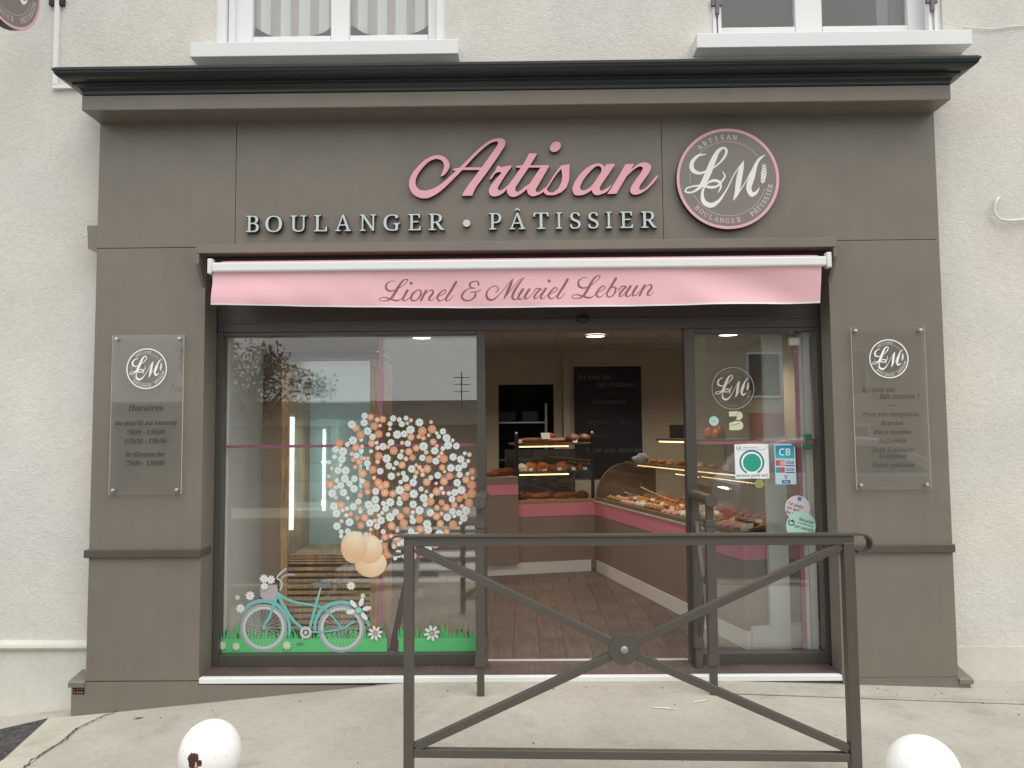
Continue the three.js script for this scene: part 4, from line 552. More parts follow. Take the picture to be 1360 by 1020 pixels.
// ------------------------------------------------------------------ railings
{
  const t = thing('barrier', 'brown steel crossed barrier with scrolled handrail standing before the doorway', 'barrier', [0, 0, 1.5]);
  const y0 = -0.12, xl = -0.505, xr = 1.46, yt = 0.988, yb = 0.062;
  obj('post', bar([xl, y0, 0], [xl, yt, 0], 0.044), M.rail, t); obj('post', bar([xr, y0, 0], [xr, yt, 0], 0.048), M.rail, t);
  obj('top_rail', bar([xl - 0.021, yt + 0.018, 0], [xr + 0.024, yt + 0.013, 0], 0.042, 0.04), M.rail, t);
  obj('bottom_rail', bar([xl + 0.022, yb + 0.02, 0], [xr - 0.024, yb - 0.006, 0], 0.036, 0.036), M.rail, t);
  const cx = 0.452, cy = 0.527;
  for (const [a, b] of [[[xl + 0.03, yt - 0.012], [cx - 0.056, cy + 0.03]], [[cx + 0.056, cy - 0.03], [xr - 0.03, yb + 0.03]], [[xl + 0.03, yb + 0.045], [cx - 0.056, cy - 0.03]], [[cx + 0.056, cy + 0.03], [xr - 0.03, yt - 0.012]]]) obj('brace', bar([a[0], a[1], 0], [b[0], b[1], 0], 0.036, 0.034), M.rail, t);
  const ctr = cyl(0.066, 0.066, 0.03, 36); ctr.rotateX(Math.PI / 2); const hub = obj('centre_plate', ctr, M.rail, t, [cx, cy, 0.008]); const bolt = new THREE.SphereGeometry(0.018, 16, 8); bolt.scale(1, 1, 0.5); obj('bolt', bolt, std([0.3, 0.29, 0.27], 0.4, { metalness: 0.4 }), hub, [0, 0, 0.016]);
  // flat handrail with a downward scroll at each end
  const path = []; const scroll = (cx0, sgn) => { const o = []; for (let i = 0; i <= 14; i++) { const a = Math.PI / 2 - i / 14 * Math.PI * 1.18, q = 0.044 - i * 0.0004; o.push([cx0 + sgn * q * Math.cos(a), yt + 0.0435 - 0.044 + q * Math.sin(a)]); } return o; };
  const L = scroll(xl - 0.06 + 0.012, -1).reverse(), R = scroll(xr + 0.06 + 0.0, 1).map(([x, y]) => [x, y - 0.006]); path.push(...L, ...R);
  const pos = [], hw = 0.029, th = 0.008; const P = path.map((p, i) => { const a = path[Math.max(0, i - 1)], b = path[Math.min(path.length - 1, i + 1)], l = Math.hypot(b[0] - a[0], b[1] - a[1]); return { o: p, n: [-(b[1] - a[1]) / l * th / 2, (b[0] - a[0]) / l * th / 2] }; });
  const ring = (q) => [[q.o[0] + q.n[0], q.o[1] + q.n[1], hw], [q.o[0] + q.n[0], q.o[1] + q.n[1], -hw], [q.o[0] - q.n[0], q.o[1] - q.n[1], -hw], [q.o[0] - q.n[0], q.o[1] - q.n[1], hw]];
  for (let i = 0; i + 1 < P.length; i++) { const A = ring(P[i]), B = ring(P[i + 1]); for (let k = 0; k < 4; k++) { const m = (k + 1) % 4; pos.push(...A[k], ...B[k], ...B[m], ...A[k], ...B[m], ...A[m]); } } for (const [q, f] of [[P[0], 1], [P[P.length - 1], 0]]) { const A = ring(q); (f ? [0, 1, 2, 0, 2, 3] : [0, 2, 1, 0, 3, 2]).forEach((k) => pos.push(...A[k])); }
  const hg = new THREE.BufferGeometry(); hg.setAttribute('position', new THREE.Float32BufferAttribute(pos, 3)); hg.computeVertexNormals(); obj('handrail', uvm(toCreasedNormals(hg, 0.5)), M.rail, t);
}
{ // the two short handrails square to the doorway
  const build = (label, x, dx) => {
    const t = thing('door_handrail', label, 'handrail', [x, 0, 0], 0, 'short handrails flanking the doorway');
    const zf = 0.40, zb = 0.03, top = 1.085;
    const h = cyl(0.033, 0.033, 0.47, 24); h.rotateX(Math.PI / 2); obj('handrail', h, M.rail, t, [dx * 0, top, 0.215]); 
    for (const [s, r] of [[0.452, 1], [-0.022, 1]]) { const c = cyl(0.037, 0.037, 0.014, 28); c.rotateX(Math.PI / 2); obj('end_cap', c, M.rail, t, [0, top, s]); }
    for (const z of [zf, zb]) { const y0 = z > 0.2 ? gh(x, z) - 0.02 : -0.02; obj('post', bar([0, y0, z], [0, top - 0.02, z], 0.042, 0.042), M.rail, t); obj('sleeve', bar([0, 0.13, z], [0, 0.19, z], 0.062, 0.062), M.rail, t); obj('sleeve', bar([0, 0.93, z], [0, 0.97, z], 0.060, 0.060), M.rail, t); obj('sleeve_tube', bar([0, 0.19, z], [0, 0.93, z], 0.054, 0.054), M.rail, t); }
    obj('brace', bar([0, 0.2, zf - 0.02], [0, 0.92, zb + 0.02], 0.012, 0.025, 0.002, [1, 0, 0]), M.rail, t); obj('brace', bar([0.013, 0.2, zb + 0.02], [0.013, 0.92, zf - 0.02], 0.012, 0.025, 0.002, [1, 0, 0]), M.rail, t);
  };
  build('short brown handrail beside the flower tree pane at the doorway', -0.243, 1); build('short brown handrail beside the sticker pane at the doorway', 1.115, -1);
}
// ------------------------------------------------------------------ bollards
{
  const patch = [[-0.045, -0.052, 0.028], [-0.022, -0.066, 0.02], [-0.055, -0.035, 0.012]];
  const mk = (label, x, top, z, rx, ry, tilt, chips) => {
    const yb = gh(x, z), H = top - yb; const t = thing('bollard', label, 'bollard', [x, yb, z], 0, 'ball topped bollards at the pavement edge'); t.rotation.z = tilt;
    const bg = new THREE.SphereGeometry(1, 48, 32), p = bg.attributes.position, col = new Float32Array(p.count * 3), nz = lattice(24, 91);
    for (let i = 0; i < p.count; i++) { const X = p.getX(i) * rx, Y = p.getY(i) * ry, Z = p.getZ(i) * rx; p.setXYZ(i, X, Y, Z); col.set([0.84, 0.845, 0.84], i * 3); }
    bg.setAttribute('color', new THREE.BufferAttribute(col, 3)); bg.computeVertexNormals();
    const [c, q] = canvas(1024, 512); q.fillStyle = '#f4f4f2'; q.fillRect(0, 0, 1024, 512); const r = mulberry(chips); for (let k = 0; k < 90; k++) { q.fillStyle = `rgba(${60 + r() * 50},${50 + r() * 40},${40 + r() * 30},${0.25 + r() * 0.5})`; q.beginPath(); q.ellipse(r() * 1024, 60 + r() * 300, 1 + r() * 2.2, 1 + r() * 1.6, r() * 3, 0, 7); q.fill(); }
    if (chips === 31) { const chip = (cx, cy, s, colr) => { q.fillStyle = colr; q.beginPath(); for (let i = 0; i < 22; i++) { const a = i / 22 * 6.283, R = s * (0.75 + 0.5 * r()); q[i ? 'lineTo' : 'moveTo'](cx + R * Math.cos(a) * 0.85, cy + R * Math.sin(a)); } q.fill(); }; chip(214, 226, 26, '#4a2620'); chip(236, 222, 22, '#4a2620'); chip(222, 252, 24, '#4a2620'); chip(262, 246, 17, '#4a2620'); chip(240, 276, 15, '#4a2620'); chip(252, 290, 21, '#c98a4e'); chip(248, 268, 12, '#c98a4e'); }
    obj('ball', bg, std([0.9, 0.9, 0.9], 0.5, { map: canvasTex(c) }), t, [0, H - ry, 0]);
    obj('stem', lathe([[0.12, 0], [0.12, 0.02], [0.085, 0.05], [0.06, 0.08], [0.055, H - 2 * ry - 0.03], [0.075, H - 2 * ry - 0.01], [0.075, H - 2 * ry + 0.012], [0.05, H - 2 * ry + 0.03]], 32), std([0.78, 0.78, 0.77], 0.55), t);
  };
  mk('white ball topped bollard with a brown chip in its paint', -1.072, 0.543, 2.38, 0.099, 0.105, -0.06, 31);
  mk('white ball topped bollard with clean paint and a few specks', 1.183, 0.604, 2.70, 0.1, 0.096, 0.05, 47);
}

// ------------------------------------------------------------------ the shop interior
const rx0 = -2.6, rx1 = 2.9, rz1 = -5.0, CH = 2.56;
{
  const w = sgroup('shop_room');
  obj('wall_left', bx(rx0 - 0.15, rx0, -0.2, 2.9, rz1, -0.325), M.roomWall, w); obj('wall_right', bx(rx1, rx1 + 0.15, -0.2, 2.9, rz1, -0.325), M.roomWall, w);
  obj('wall_back', prism(rect(rx0 - 0.15, rx1 + 0.15, -0.2, 2.9), rz1 - 0.15, rz1, 'z', [rect(-0.28, 0.44, -0.15, 2.12).reverse()]), M.roomWall, w);
  obj('wall_nib', bx(0.56, 0.64, 0, 2.5, rz1 + 0.001, rz1 + 0.1), M.roomWall, w);
  obj('back_passage', merge([bx(-0.9, -0.8, -0.2, 2.6, -6.6, rz1 - 0.16), bx(0.9, 1.0, -0.2, 2.6, -6.6, rz1 - 0.16), bx(-0.9, 1, -0.2, 2.6, -6.7, -6.6), bx(-0.9, 1, 2.4, 2.6, -6.6, rz1 - 0.16)]), std([0.10, 0.105, 0.115], 0.8), w);
  obj('ceiling_slab', bx(rx0 - 0.15, rx1 + 0.15, 2.66, 2.9, rz1 - 0.15, -0.325), M.roomWall, w); obj('ceiling_front', bx(-2.02, 2.02, 2.605, 2.64, -0.33, -0.125), M.roomWall, w);
  obj('floor_slab', bx(rx0 - 0.15, rx1 + 0.15, -0.4, -0.012, -6.7, -0.125), M.dark, w);
}
{ const c = sgroup('tiled_ceiling'); const tg = bx(-0.296, 0.296, 0, 0.012, -0.296, 0.296, 0.003); for (let i = 0; i < 9; i++) for (let j = 0; j < 8; j++) obj('ceiling_tile', tg, M.ceilTile, c, [rx0 + 0.3 + i * 0.6 + 0.02, CH + 0.004, rz1 + 0.3 + j * 0.6]); const bars = []; for (let i = 0; i <= 9; i++) bars.push(bx(rx0 + i * 0.6 + 0.008, rx0 + i * 0.6 + 0.032, CH - 0.002, CH + 0.004, rz1, -0.33)); for (let j = 1; j <= 8; j++) bars.push(bx(rx0, rx1, CH - 0.0035, CH - 0.002, rz1 + j * 0.6 - 0.012, rz1 + j * 0.6 + 0.012)); obj('ceiling_grid', merge(bars), std([0.42, 0.39, 0.36], 0.8), c); }
{ const f = sgroup('shop_floor'), r = mulberry(3), cache = {};
  for (let i = 0; i < 25; i++) { const x = rx0 + 0.11 + i * 0.18, off = (i * 0.437) % 1.2; for (let k = 0; k < 5; k++) { const z1 = Math.min(-0.1325, -0.1325 - off - (k - 1) * 1.2), z0 = Math.max(-4.6, -0.1325 - off - k * 1.2); if (z1 - z0 < 0.03) continue; const L = (z1 - z0).toFixed(3); cache[L] ??= bx(-0.0892, 0.0892, -0.012, 0, -L / 2 + 0.0008, L / 2 - 0.0008, 0.001); obj('plank', cache[L], M.planks[Math.floor(r() * 5)], f, [x, 0, (z0 + z1) / 2]); } } }
{ // ceiling lamps: glowing disc and the light it gives
  const glow = std([0.9, 0.9, 0.88], 0.5, { emissive: lin(1, 0.93, 0.82), emissiveIntensity: 2.6 }), ringM = M.whiteMatt;
  for (const [x, z] of [[-1.08, -3.45], [0.84, -3.45], [2.3, -3.45], [-1.08, -1.5], [0.84, -1.5]]) {
    const t = thing('ceiling_lamp', 'round flush ceiling lamp glowing white in the shop ceiling', 'lamp', [x, CH - 0.004, z], 0, 'round ceiling lamps'); obj('lamp_disc', cyl(0.10, 0.10, 0.006, 32), glow, t, [0, -0.009, 0]); const rg = new THREE.TorusGeometry(0.106, 0.008, 8, 36); rg.rotateX(Math.PI / 2); obj('lamp_rim', rg, ringM, t, [0, -0.006, 0]);
    const l = new THREE.SpotLight(lin(1, 0.86, 0.68), 5.6, 0, 1.25, 0.6, 2); l.name = 'downlight'; l.position.set(x, CH - 0.03, z); l.target.position.set(x, 0, z); l.castShadow = true; l.shadow.radius = 5; scene.add(l, l.target);
  }
}
tag(obj('side_partition', bx(-2.015, -1.945, 0.001, 2.54, -0.80, -0.13), M.roomLight), 'pale side partition just inside the pane at its hinge edge', 'partition');
{ const t = thing('door_post', 'white grooved post just inside the narrow pane', 'post', [0, 0, 0]); for (const [a, b, z] of [[1.885, 1.91, -0.2], [1.912, 1.96, -0.19], [1.70, 1.835, -0.36]]) obj('post_strip', bx(a, b, 0.0, 2.54, z - 0.05, z, 0.003), M.roomLight, t); }
tag(obj('door_opener', bx(1.795, 1.87, 2.055, 2.11, -0.15, -0.105, 0.012), M.white), 'small white sensor box behind the top of the narrow pane', 'sensor');
{ // wooden framed cooler behind the left pane
  const t = thing('wooden_cooler', 'oak framed glass cooler with slatted base behind the bicycle pane', 'cooler', [-1.435, 0, -0.80]); const w = 0.372, H = 2.12;
  obj('side_panel', bx(-w, -w + 0.062, 0.0, H - 0.06, -0.6, 0, 0.008), M.oak, t); obj('side_panel', bx(w - 0.068, w, 0.0, H - 0.06, -0.6, 0, 0.008), M.oak, t); obj('crown', bx(-w, w, H - 0.059, H, -0.6, 0.004, 0.02), M.frame, t); obj('back_panel', bx(-w + 0.063, w - 0.069, 0.0, H - 0.06, -0.6, -0.58), std([0.56, 0.66, 0.68], 0.4), t); obj('floor_panel', bx(-w + 0.063, w - 0.069, 0.56, 0.585, -0.579, -0.03), M.oak, t);  // back panel: pale blue colour stands in for sky reflected in the door glass
  obj('door_glass', bx(-w + 0.066, w - 0.072, 0.60, H - 0.075, -0.02, -0.014), phys([0.86, 0.93, 0.95], { transmission: 1, thickness: 0, roughness: 0, ior: 2.3 }), t);
  for (let k = 0; k < 4; k++) obj('fine_batten', bx(-w + 0.063, w - 0.069, 0.525 + k * 0.02, 0.538 + k * 0.02, -0.02, -0.004, 0.002), M.oak, t);
  for (let k = 0; k < 11; k++) obj('slat', bx(-w + 0.063, w - 0.069, 0.04 + k * 0.0435, 0.065 + k * 0.0435, -0.03, -0.004, 0.003), M.oak, t);
  for (const y of [0.95, 1.27, 1.6]) obj('shelf', bx(-w + 0.064, w - 0.07, y, y + 0.008, -0.57, -0.06), M.caseGlass, t);
  for (const [x, z, r, h, d] of [[-0.30, -0.05, 0.017, 0.85, [0.7, -0.7]], [-0.17, -0.5, 0.011, 0.66, [0.2, 1]]]) { obj('light_tube', cyl(r, r, h, 12), std([0.9, 0.95, 0.9], 0.4, { emissive: lin(0.86, 1, 0.9), emissiveIntensity: 2.2 }), t, [x, 1.2, z]); const l = new THREE.RectAreaLight(lin(0.86, 1, 0.95), 14, 0.03, h); const n = Math.hypot(...d); l.position.set(-1.435 + x + d[0] / n * (r + 0.004), 1.2, -0.80 + z + d[1] / n * (r + 0.004)); l.lookAt(l.position.x - d[0], 1.2, l.position.z - d[1]); l.rotateY(Math.PI); scene.add(l); }
}
// counters stand askew in the room: their own frame, corner at CO
const CO = [0.80, 0, -3.42], CT = rad(13.6), toW = (x, y, z) => [CO[0] + x * Math.cos(CT) + z * Math.sin(CT), y, CO[2] - x * Math.sin(CT) + z * Math.cos(CT)];
const ledM = std([0.95, 0.7, 0.4], 0.5, { emissive: lin(1, 0.62, 0.27), emissiveIntensity: 2.4 });
function led(parent, x0, x1, y, z0, z1, power) { // glowing strip on the frame + the area light of its size under it
  obj('light_strip', bx(x0, x1, y, y + 0.012, z0, z1, 0.003), ledM, parent); const alongX = x1 - x0 > z1 - z0; const l = new THREE.RectAreaLight(lin(1, 0.66, 0.32), power, alongX ? x1 - x0 : 0.02, alongX ? 0.02 : z1 - z0); const p = toW((x0 + x1) / 2, y - 0.006, (z0 + z1) / 2); l.position.set(...p); l.lookAt(p[0], p[1] - 1, p[2] + 0.0001); l.rotation.set(-Math.PI / 2, 0, CT); scene.add(l);
}
const caseGlass = M.caseGlass;
{ // long counter with the curved display case
  const t = thing('display_counter', 'long taupe counter with pink band and curved glass pastry case', 'counter', CO, CT); const Lz = 3.12, D = 0.78;
  obj('skirting', bx(-0.006, D, 0.0, 0.12, 0.05, Lz + 0.03), M.skirt, t); obj('front_panel', bx(0, D, 0.12, 0.60, 0, Lz), M.taupe, t); obj('pink_band', bx(-0.004, D, 0.60, 0.735, -0.003, Lz + 0.004), M.pinkBand, t);
  obj('band_trim', bx(-0.012, 0.02, 0.735, 0.752, 0, Lz + 0.008, 0.003), M.alu, t); obj('case_deck', bx(0.021, D, 0.736, 0.775, 0.0, Lz), std([0.11, 0.085, 0.06], 0.5), t); obj('case_foot', bx(0.0, 0.02, 0.753, 0.79, 0.02, Lz, 0.003), std([0.2, 0.15, 0.1], 0.4), t);
  // curved front glass
  const prof = []; for (let i = 0; i <= 12; i++) { const a = i / 12 * Math.PI / 2; prof.push([0.012 + 0.36 * (1 - Math.cos(a)) * 0.95, 0.79 + 0.36 * Math.sin(a)]); } const pos = [], idx = []; for (const z of [0.06, 1.04, 1.06, 2.08, 2.10, Lz - 0.03]) prof.forEach((p) => pos.push(p[0], p[1], z)); const n = prof.length; for (const b of [0, 2, 4]) for (let i = 0; i < n - 1; i++) { const p = b * n + i, q = (b + 1) * n + i; idx.push(p, q, p + 1, q, q + 1, p + 1); } const g = new THREE.BufferGeometry(); g.setAttribute('position', new THREE.Float32BufferAttribute(pos, 3)); g.setIndex(idx); g.computeVertexNormals(); obj('curved_glass', g, caseGlass, t);
  for (const [z, k] of [[0.03, 1], [Lz - 0.03, 0]]) obj('end_panel', prism([[0.01, 0.776], ...prof, [0.70, 1.15], [0.70, 0.776]], z - 0.012, z + 0.012), k ? std([0.17, 0.12, 0.085], 0.5) : caseGlass, t);
  obj('upper_shelf', bx(0.36, 0.74, 1.15, 1.165, 0.04, Lz - 0.04), caseGlass, t); obj('top_shelf', bx(0.34, 0.74, 1.40, 1.425, 0.9, Lz - 0.04, 0.004), std([0.09, 0.07, 0.055], 0.5), t); obj('shelf_edge', bx(0.335, 0.36, 1.145, 1.17, 0.04, Lz - 0.04, 0.003), std([0.12, 0.09, 0.06], 0.45), t);
  for (const z of [0.9, 1.6, 2.3, Lz - 0.06]) obj('shelf_upright', bx(0.69, 0.71, 1.17, 1.40, z, z + 0.02), M.dark, t); obj('rear_panel', bx(0.71, 0.735, 0.776, 1.40, 0.9, Lz - 0.04), std([0.2, 0.14, 0.085], 0.5), t);
  led(t, 0.345, 0.36, 1.387, 0.95, Lz - 0.08, 7); led(t, 0.362, 0.377, 1.132, 0.35, Lz - 0.08, 8);
  const f = obj('end_plinth', bx(0.02, D - 0.02, 0.0, 0.16, Lz + 0.031, Lz + 0.06), M.skirt, t);
}
{ // short counter with the bread shelves
  const t = thing('bread_counter', 'short taupe counter with pink band and lit glass bread shelves', 'counter', CO, CT); const x0 = -0.86;
  obj('skirting', bx(-1.7, -0.05, 0.0, 0.12, -0.62, 0.006), M.skirt, t); obj('front_panel', bx(x0, -0.001, 0.121, 0.60, -0.62, 0), M.taupe, t); obj('pink_band', bx(x0, -0.001, 0.60, 0.735, -0.62, 0.004), M.pinkBand, t); obj('shelf_board', bx(x0, -0.001, 0.736, 0.775, -0.6, 0.002, 0.003), std([0.36, 0.25, 0.14], 0.5), t);
  obj('till_panel', bx(-1.7, x0 - 0.001, 0.121, 0.84, -0.62, 0.05), M.taupe, t); obj('till_band', bx(-1.7, x0 - 0.001, 0.84, 0.95, -0.62, 0.054), M.pinkBand, t); obj('till_top', bx(-1.7, x0 - 0.001, 0.951, 1.03, -0.62, 0.05, 0.004), M.taupe, t);
  for (const [y, m] of [[1.06, caseGlass], [1.36, std([0.14, 0.10, 0.07], 0.5)]]) obj('shelf_board', bx(x0 + 0.02, -0.03, y, y + 0.02, -0.5, 0.0, 0.003), m, t);
  for (const [a, b] of [[x0 - 0.02, x0 + 0.018], [-0.028, 0.006]]) { obj('shelf_post', bx(a, b, 0.776, 1.46, -0.03, 0.0, 0.003), M.dark, t); const k = new THREE.SphereGeometry(0.016, 14, 10); k.translate((a + b) / 2, 1.485, -0.015); obj('post_finial', k, M.steel, t); }
  obj('front_glass', bx(x0 + 0.02, -0.03, 0.78, 1.30, 0.002, 0.008), caseGlass, t); led(t, x0 + 0.03, -0.28, 1.335, -0.03, -0.015, 6); led(t, x0 + 0.03, -0.28, 1.035, -0.03, -0.015, 6);
  obj('rear_panel', bx(x0, -0.03, 0.776, 1.3, -0.6, -0.58), std([0.03, 0.03, 0.035], 0.5), t);
}
// ------------------------------------------------------------------ breads and pastries
{
  const r = mulberry(555);
  const lump = (sx, sy, sz, seed, amp = 0.08, seg = 18) => { const g = new THREE.SphereGeometry(1, seg, Math.round(seg * 0.7)), p = g.attributes.position, n = lattice(7, seed), m = lattice(16, seed + 1); for (let i = 0; i < p.count; i++) { const x = p.getX(i), y = p.getY(i), z = p.getZ(i), k = 1 + amp * (n(x * 0.3 + 0.5, z * 0.3 + y * 0.2 + 0.5) - 0.5) * 2 + amp * 0.5 * (m(x * 0.4 + 0.5, z * 0.4 + 0.5 + y * 0.1) - 0.5); p.setXYZ(i, x * sx * k, Math.max(-0.55, y) * sy * k + 0.55 * sy, z * sz * k); } g.computeVertexNormals(); return g; };
  const croissant = (() => { const pos = [], idx = [], N = 22, Kk = 10; for (let i = 0; i <= N; i++) { const t = i / N * 2 - 1, a = t * 1.35, R = 0.04, rr = 0.026 * Math.pow(1 - t * t * 0.93, 0.6) * (1 + 0.14 * Math.sin(i * 1.6)); for (let k = 0; k < Kk; k++) { const b = k / Kk * 6.283; const q = R + rr * Math.cos(b); pos.push(q * Math.sin(a) * 1.2, Math.max(0, rr * 0.9 + rr * Math.sin(b)), q * Math.cos(a) - 0.03); } } for (let i = 0; i < N; i++) for (let k = 0; k < Kk; k++) { const p = i * Kk + k, q = i * Kk + (k + 1) % Kk; idx.push(p, p + Kk, q, q, p + Kk, q + Kk); } const g = new THREE.BufferGeometry(); g.setAttribute('position', new THREE.Float32BufferAttribute(pos, 3)); g.setIndex(idx); g.computeVertexNormals(); return g; })();
  const tart = lathe([[0, 0], [0.036, 0], [0.046, 0.022], [0.043, 0.024], [0.03, 0.027], [0.012, 0.036], [0, 0.038]], 16), eclair = lump(0.062, 0.022, 0.024, 61, 0.06), loaf = lump(0.13, 0.05, 0.06, 62, 0.1), boule = lump(0.085, 0.06, 0.085, 63, 0.07), brioche = lump(0.06, 0.055, 0.06, 64, 0.14), bag = lump(0.24, 0.035, 0.04, 65, 0.1), choux = lump(0.034, 0.03, 0.034, 66, 0.16, 14);
  const crust = noiseTex(256, 1, (u, v) => { const a = 0.6 * nB(u, v) + 0.4 * nC(u, v); return [0.62 + 0.3 * a, 0.5 + 0.42 * a, 0.4 + 0.5 * a]; }, true);
  const bread = (c, ro = 0.6) => std(c, ro, { map: crust });
  const K = { croissant: [croissant, bread([0.50, 0.22, 0.07]), 'golden croissant', 'croissant'], tart: [tart, bread([0.62, 0.30, 0.06], 0.35), 'glazed orange fruit tartlet', 'tartlet'], eclair: [eclair, std([0.66, 0.34, 0.36], 0.3), 'pink iced eclair', 'eclair'], choco: [eclair, std([0.07, 0.03, 0.018], 0.3), 'dark chocolate eclair', 'eclair'], choux: [choux, bread([0.66, 0.47, 0.22]), 'pale yellow choux bun', 'pastry'], loaf: [loaf, bread([0.34, 0.13, 0.05]), 'brown crusty loaf', 'bread'], boule: [boule, bread([0.20, 0.075, 0.04]), 'dark round country loaf', 'bread'], brioche: [brioche, bread([0.62, 0.2, 0.05]), 'shiny orange brioche', 'brioche'], bag: [bag, bread([0.44, 0.2, 0.08]), 'long golden baguette', 'bread'], cone: [choux, std([0.72, 0.70, 0.65], 0.6), 'white meringue', 'pastry'] };
  const put = (k, x, y, z, turn, where, s = 1) => { const [g, m, l, cat] = K[k]; const o = obj(cat, g, m); o.position.set(...toW(x, y, z)); o.rotation.y = CT + turn; o.scale.setScalar(s); tag(o, l + ' ' + where, cat, l + 's ' + where); };
  const W = 'on the deck of the curved pastry case', W2 = 'on the glass shelf of the pastry case', B1 = 'on the lowest bread shelf', B2 = 'on the middle bread shelf', B3 = 'on top of the bread shelves';
  const rows = [['choux', 0.095], ['cone', 0.19], ['eclair', 0.19], ['choco', 0.275], ['tart', 0.36], ['croissant', 0.46], ['croissant', 0.56]];
  for (let k = 0; k < 26; k++) { const z = 0.22 + k * 0.11; const front = k % 9 < 4 ? 'choux' : k % 9 < 7 ? 'eclair' : 'cone'; put(front, 0.10 + (r() - 0.5) * 0.01, 0.776, z, front === 'eclair' ? r() * 0.2 : r() * 6, W); put(k % 7 < 3 ? 'eclair' : k % 7 < 5 ? 'choco' : 'choux', 0.2, 0.776, z + 0.02, (r() - 0.5) * 0.3, W); put(k % 8 < 5 ? 'tart' : 'choco', 0.31, 0.776, z, r() * 0.4, W); put('tart', 0.405, 0.776, z + 0.03, r() * 6, W); put('croissant', 0.51, 0.776, z, r() * 0.6, W, 1.05); if (k % 2) put('croissant', 0.62, 0.776, z, r() * 0.7, W, 1.05); if (k % 2 === 0) put(k % 3 ? 'tart' : 'choux', 0.5, 1.166, z, r() * 6, W2); }
  // breads
  for (let k = 0; k < 7; k++) put(k % 3 ? 'loaf' : 'boule', -0.80 + k * 0.115, 0.776, -0.1 - (k % 2) * 0.12, r() * 0.8 - 0.4, B1, 0.85);
  for (let k = 0; k < 7; k++) put(k === 1 || k === 2 || k === 4 ? 'brioche' : k === 0 ? 'cone' : 'croissant', -0.78 + k * 0.11, 1.081, -0.1 - (k % 2) * 0.06, r() * 6, B2, k === 0 ? 1.6 : k === 1 || k === 2 || k === 4 ? 1.15 : 1.2);
  for (let k = 0; k < 3; k++) put('bag', -0.62 + k * 0.13, 1.381, -0.08 - k * 0.1, 0.15 * (k - 1), B3); put('boule', -0.2, 1.381, -0.12, 0, B3); put('boule', -0.075, 1.381, -0.1, 1, B3); for (let k = 0; k < 3; k++) put('loaf', -1.1 + k * 0.1, 1.031, -0.05 - k * 0.12, 0.4, 'on the till counter'); put('loaf', -0.45, 1.421, -0.22, 0.6, B3, 0.9);
  // price cards
  const card = prism([[-0.014, 0], [0.014, 0], [0.0135, 0.001], [-0.0135, 0.001]], 0, 0.03); const cg = bx(-0.026, 0.026, 0, 0.038, -0.001, 0.001); cg.rotateX(-0.35);
  const cards = (x, y, z, turn, where, s = 1, m = M.whiteMatt, l = 'small white price card ') => { const o = obj('price_card', cg, m); o.position.set(...toW(x, y, z)); o.rotation.y = CT + turn; o.scale.setScalar(s); tag(o, l + where, 'price card', m === M.whiteMatt ? 'price cards ' + where : undefined); };
  for (let k = 0; k < 13; k++) cards(0.155 + 0.1 * (k % 3), 0.79, 0.3 + k * 0.22, -1.3 + r() * 0.4, 'among the pastries');
  for (const x of [-0.70, -0.55, -0.38, -0.22, -0.09]) cards(x, 1.081, -0.03, 0, 'in front of the brioches', 0.9); cards(-0.53, 1.42, -0.03, 0.1, 'standing tall among the baguettes', 1.9); for (const x of [-0.82, -0.2, -0.07]) cards(x, 1.381, -0.03, 0, 'in front of the top breads', 1.0);
  const star = (() => { const s = new THREE.Shape(); for (let i = 0; i < 28; i++) { const a = i / 28 * 6.283, q = i % 2 ? 0.042 : 0.05; s[i ? 'lineTo' : 'moveTo'](q * Math.cos(a), q * Math.sin(a)); } return new THREE.ExtrudeGeometry(s, { depth: 0.002, bevelEnabled: false }); })(); const o = obj('price_star', star, std([0.75, 0.11, 0.06], 0.6)); o.position.set(...toW(0.16, 0.87, 2.62)); o.rotation.y = -0.2; tag(o, 'bright orange star shaped price card among the pastries', 'price card');
  const rod = obj('price_stand', merge([bx(-0.03, 0.03, 0, 0.004, -0.03, 0.03), bx(-0.002, 0.002, 0.004, 0.10, -0.002, 0.002)]), M.steel); rod.position.set(...toW(0.16, 0.776, 2.61)); tag(rod, 'thin steel stand holding the orange star card', 'stand');
  // on the counters: frame, bags
  const bagM = std([0.42, 0.10, 0.05], 0.35); const pg = lump(0.075, 0.075, 0.06, 71, 0.12); const p = obj('sweets_bag', pg, bagM); p.position.set(...toW(0.5, 1.426, 1.75)); tag(p, 'tied red sweet bag standing on top of the pastry case', 'bag', 'red sweet bags on the case'); copyOf(p, toW(0.48, 1.426, 1.92), 1);
  const fr = obj('small_board', bx(-0.08, 0.08, 0, 0.13, -0.006, 0.006, 0.003), std([0.04, 0.03, 0.03], 0.6)); fr.position.set(...toW(0.5, 1.426, 1.05)); fr.rotation.y = 0; tag(fr, 'small dark framed card standing on top of the pastry case', 'sign');
  const pap = lump(0.11, 0.07, 0.08, 72, 0.4); const pp = obj('paper_wrap', pap, std([0.2, 0.21, 0.22], 0.8)); pp.scale.set(0.8, 0.8, 0.8); pp.position.set(...toW(0.42, 1.166, 0.3)); tag(pp, 'crumpled pale paper lying on the glass shelf by the corner', 'paper');
}
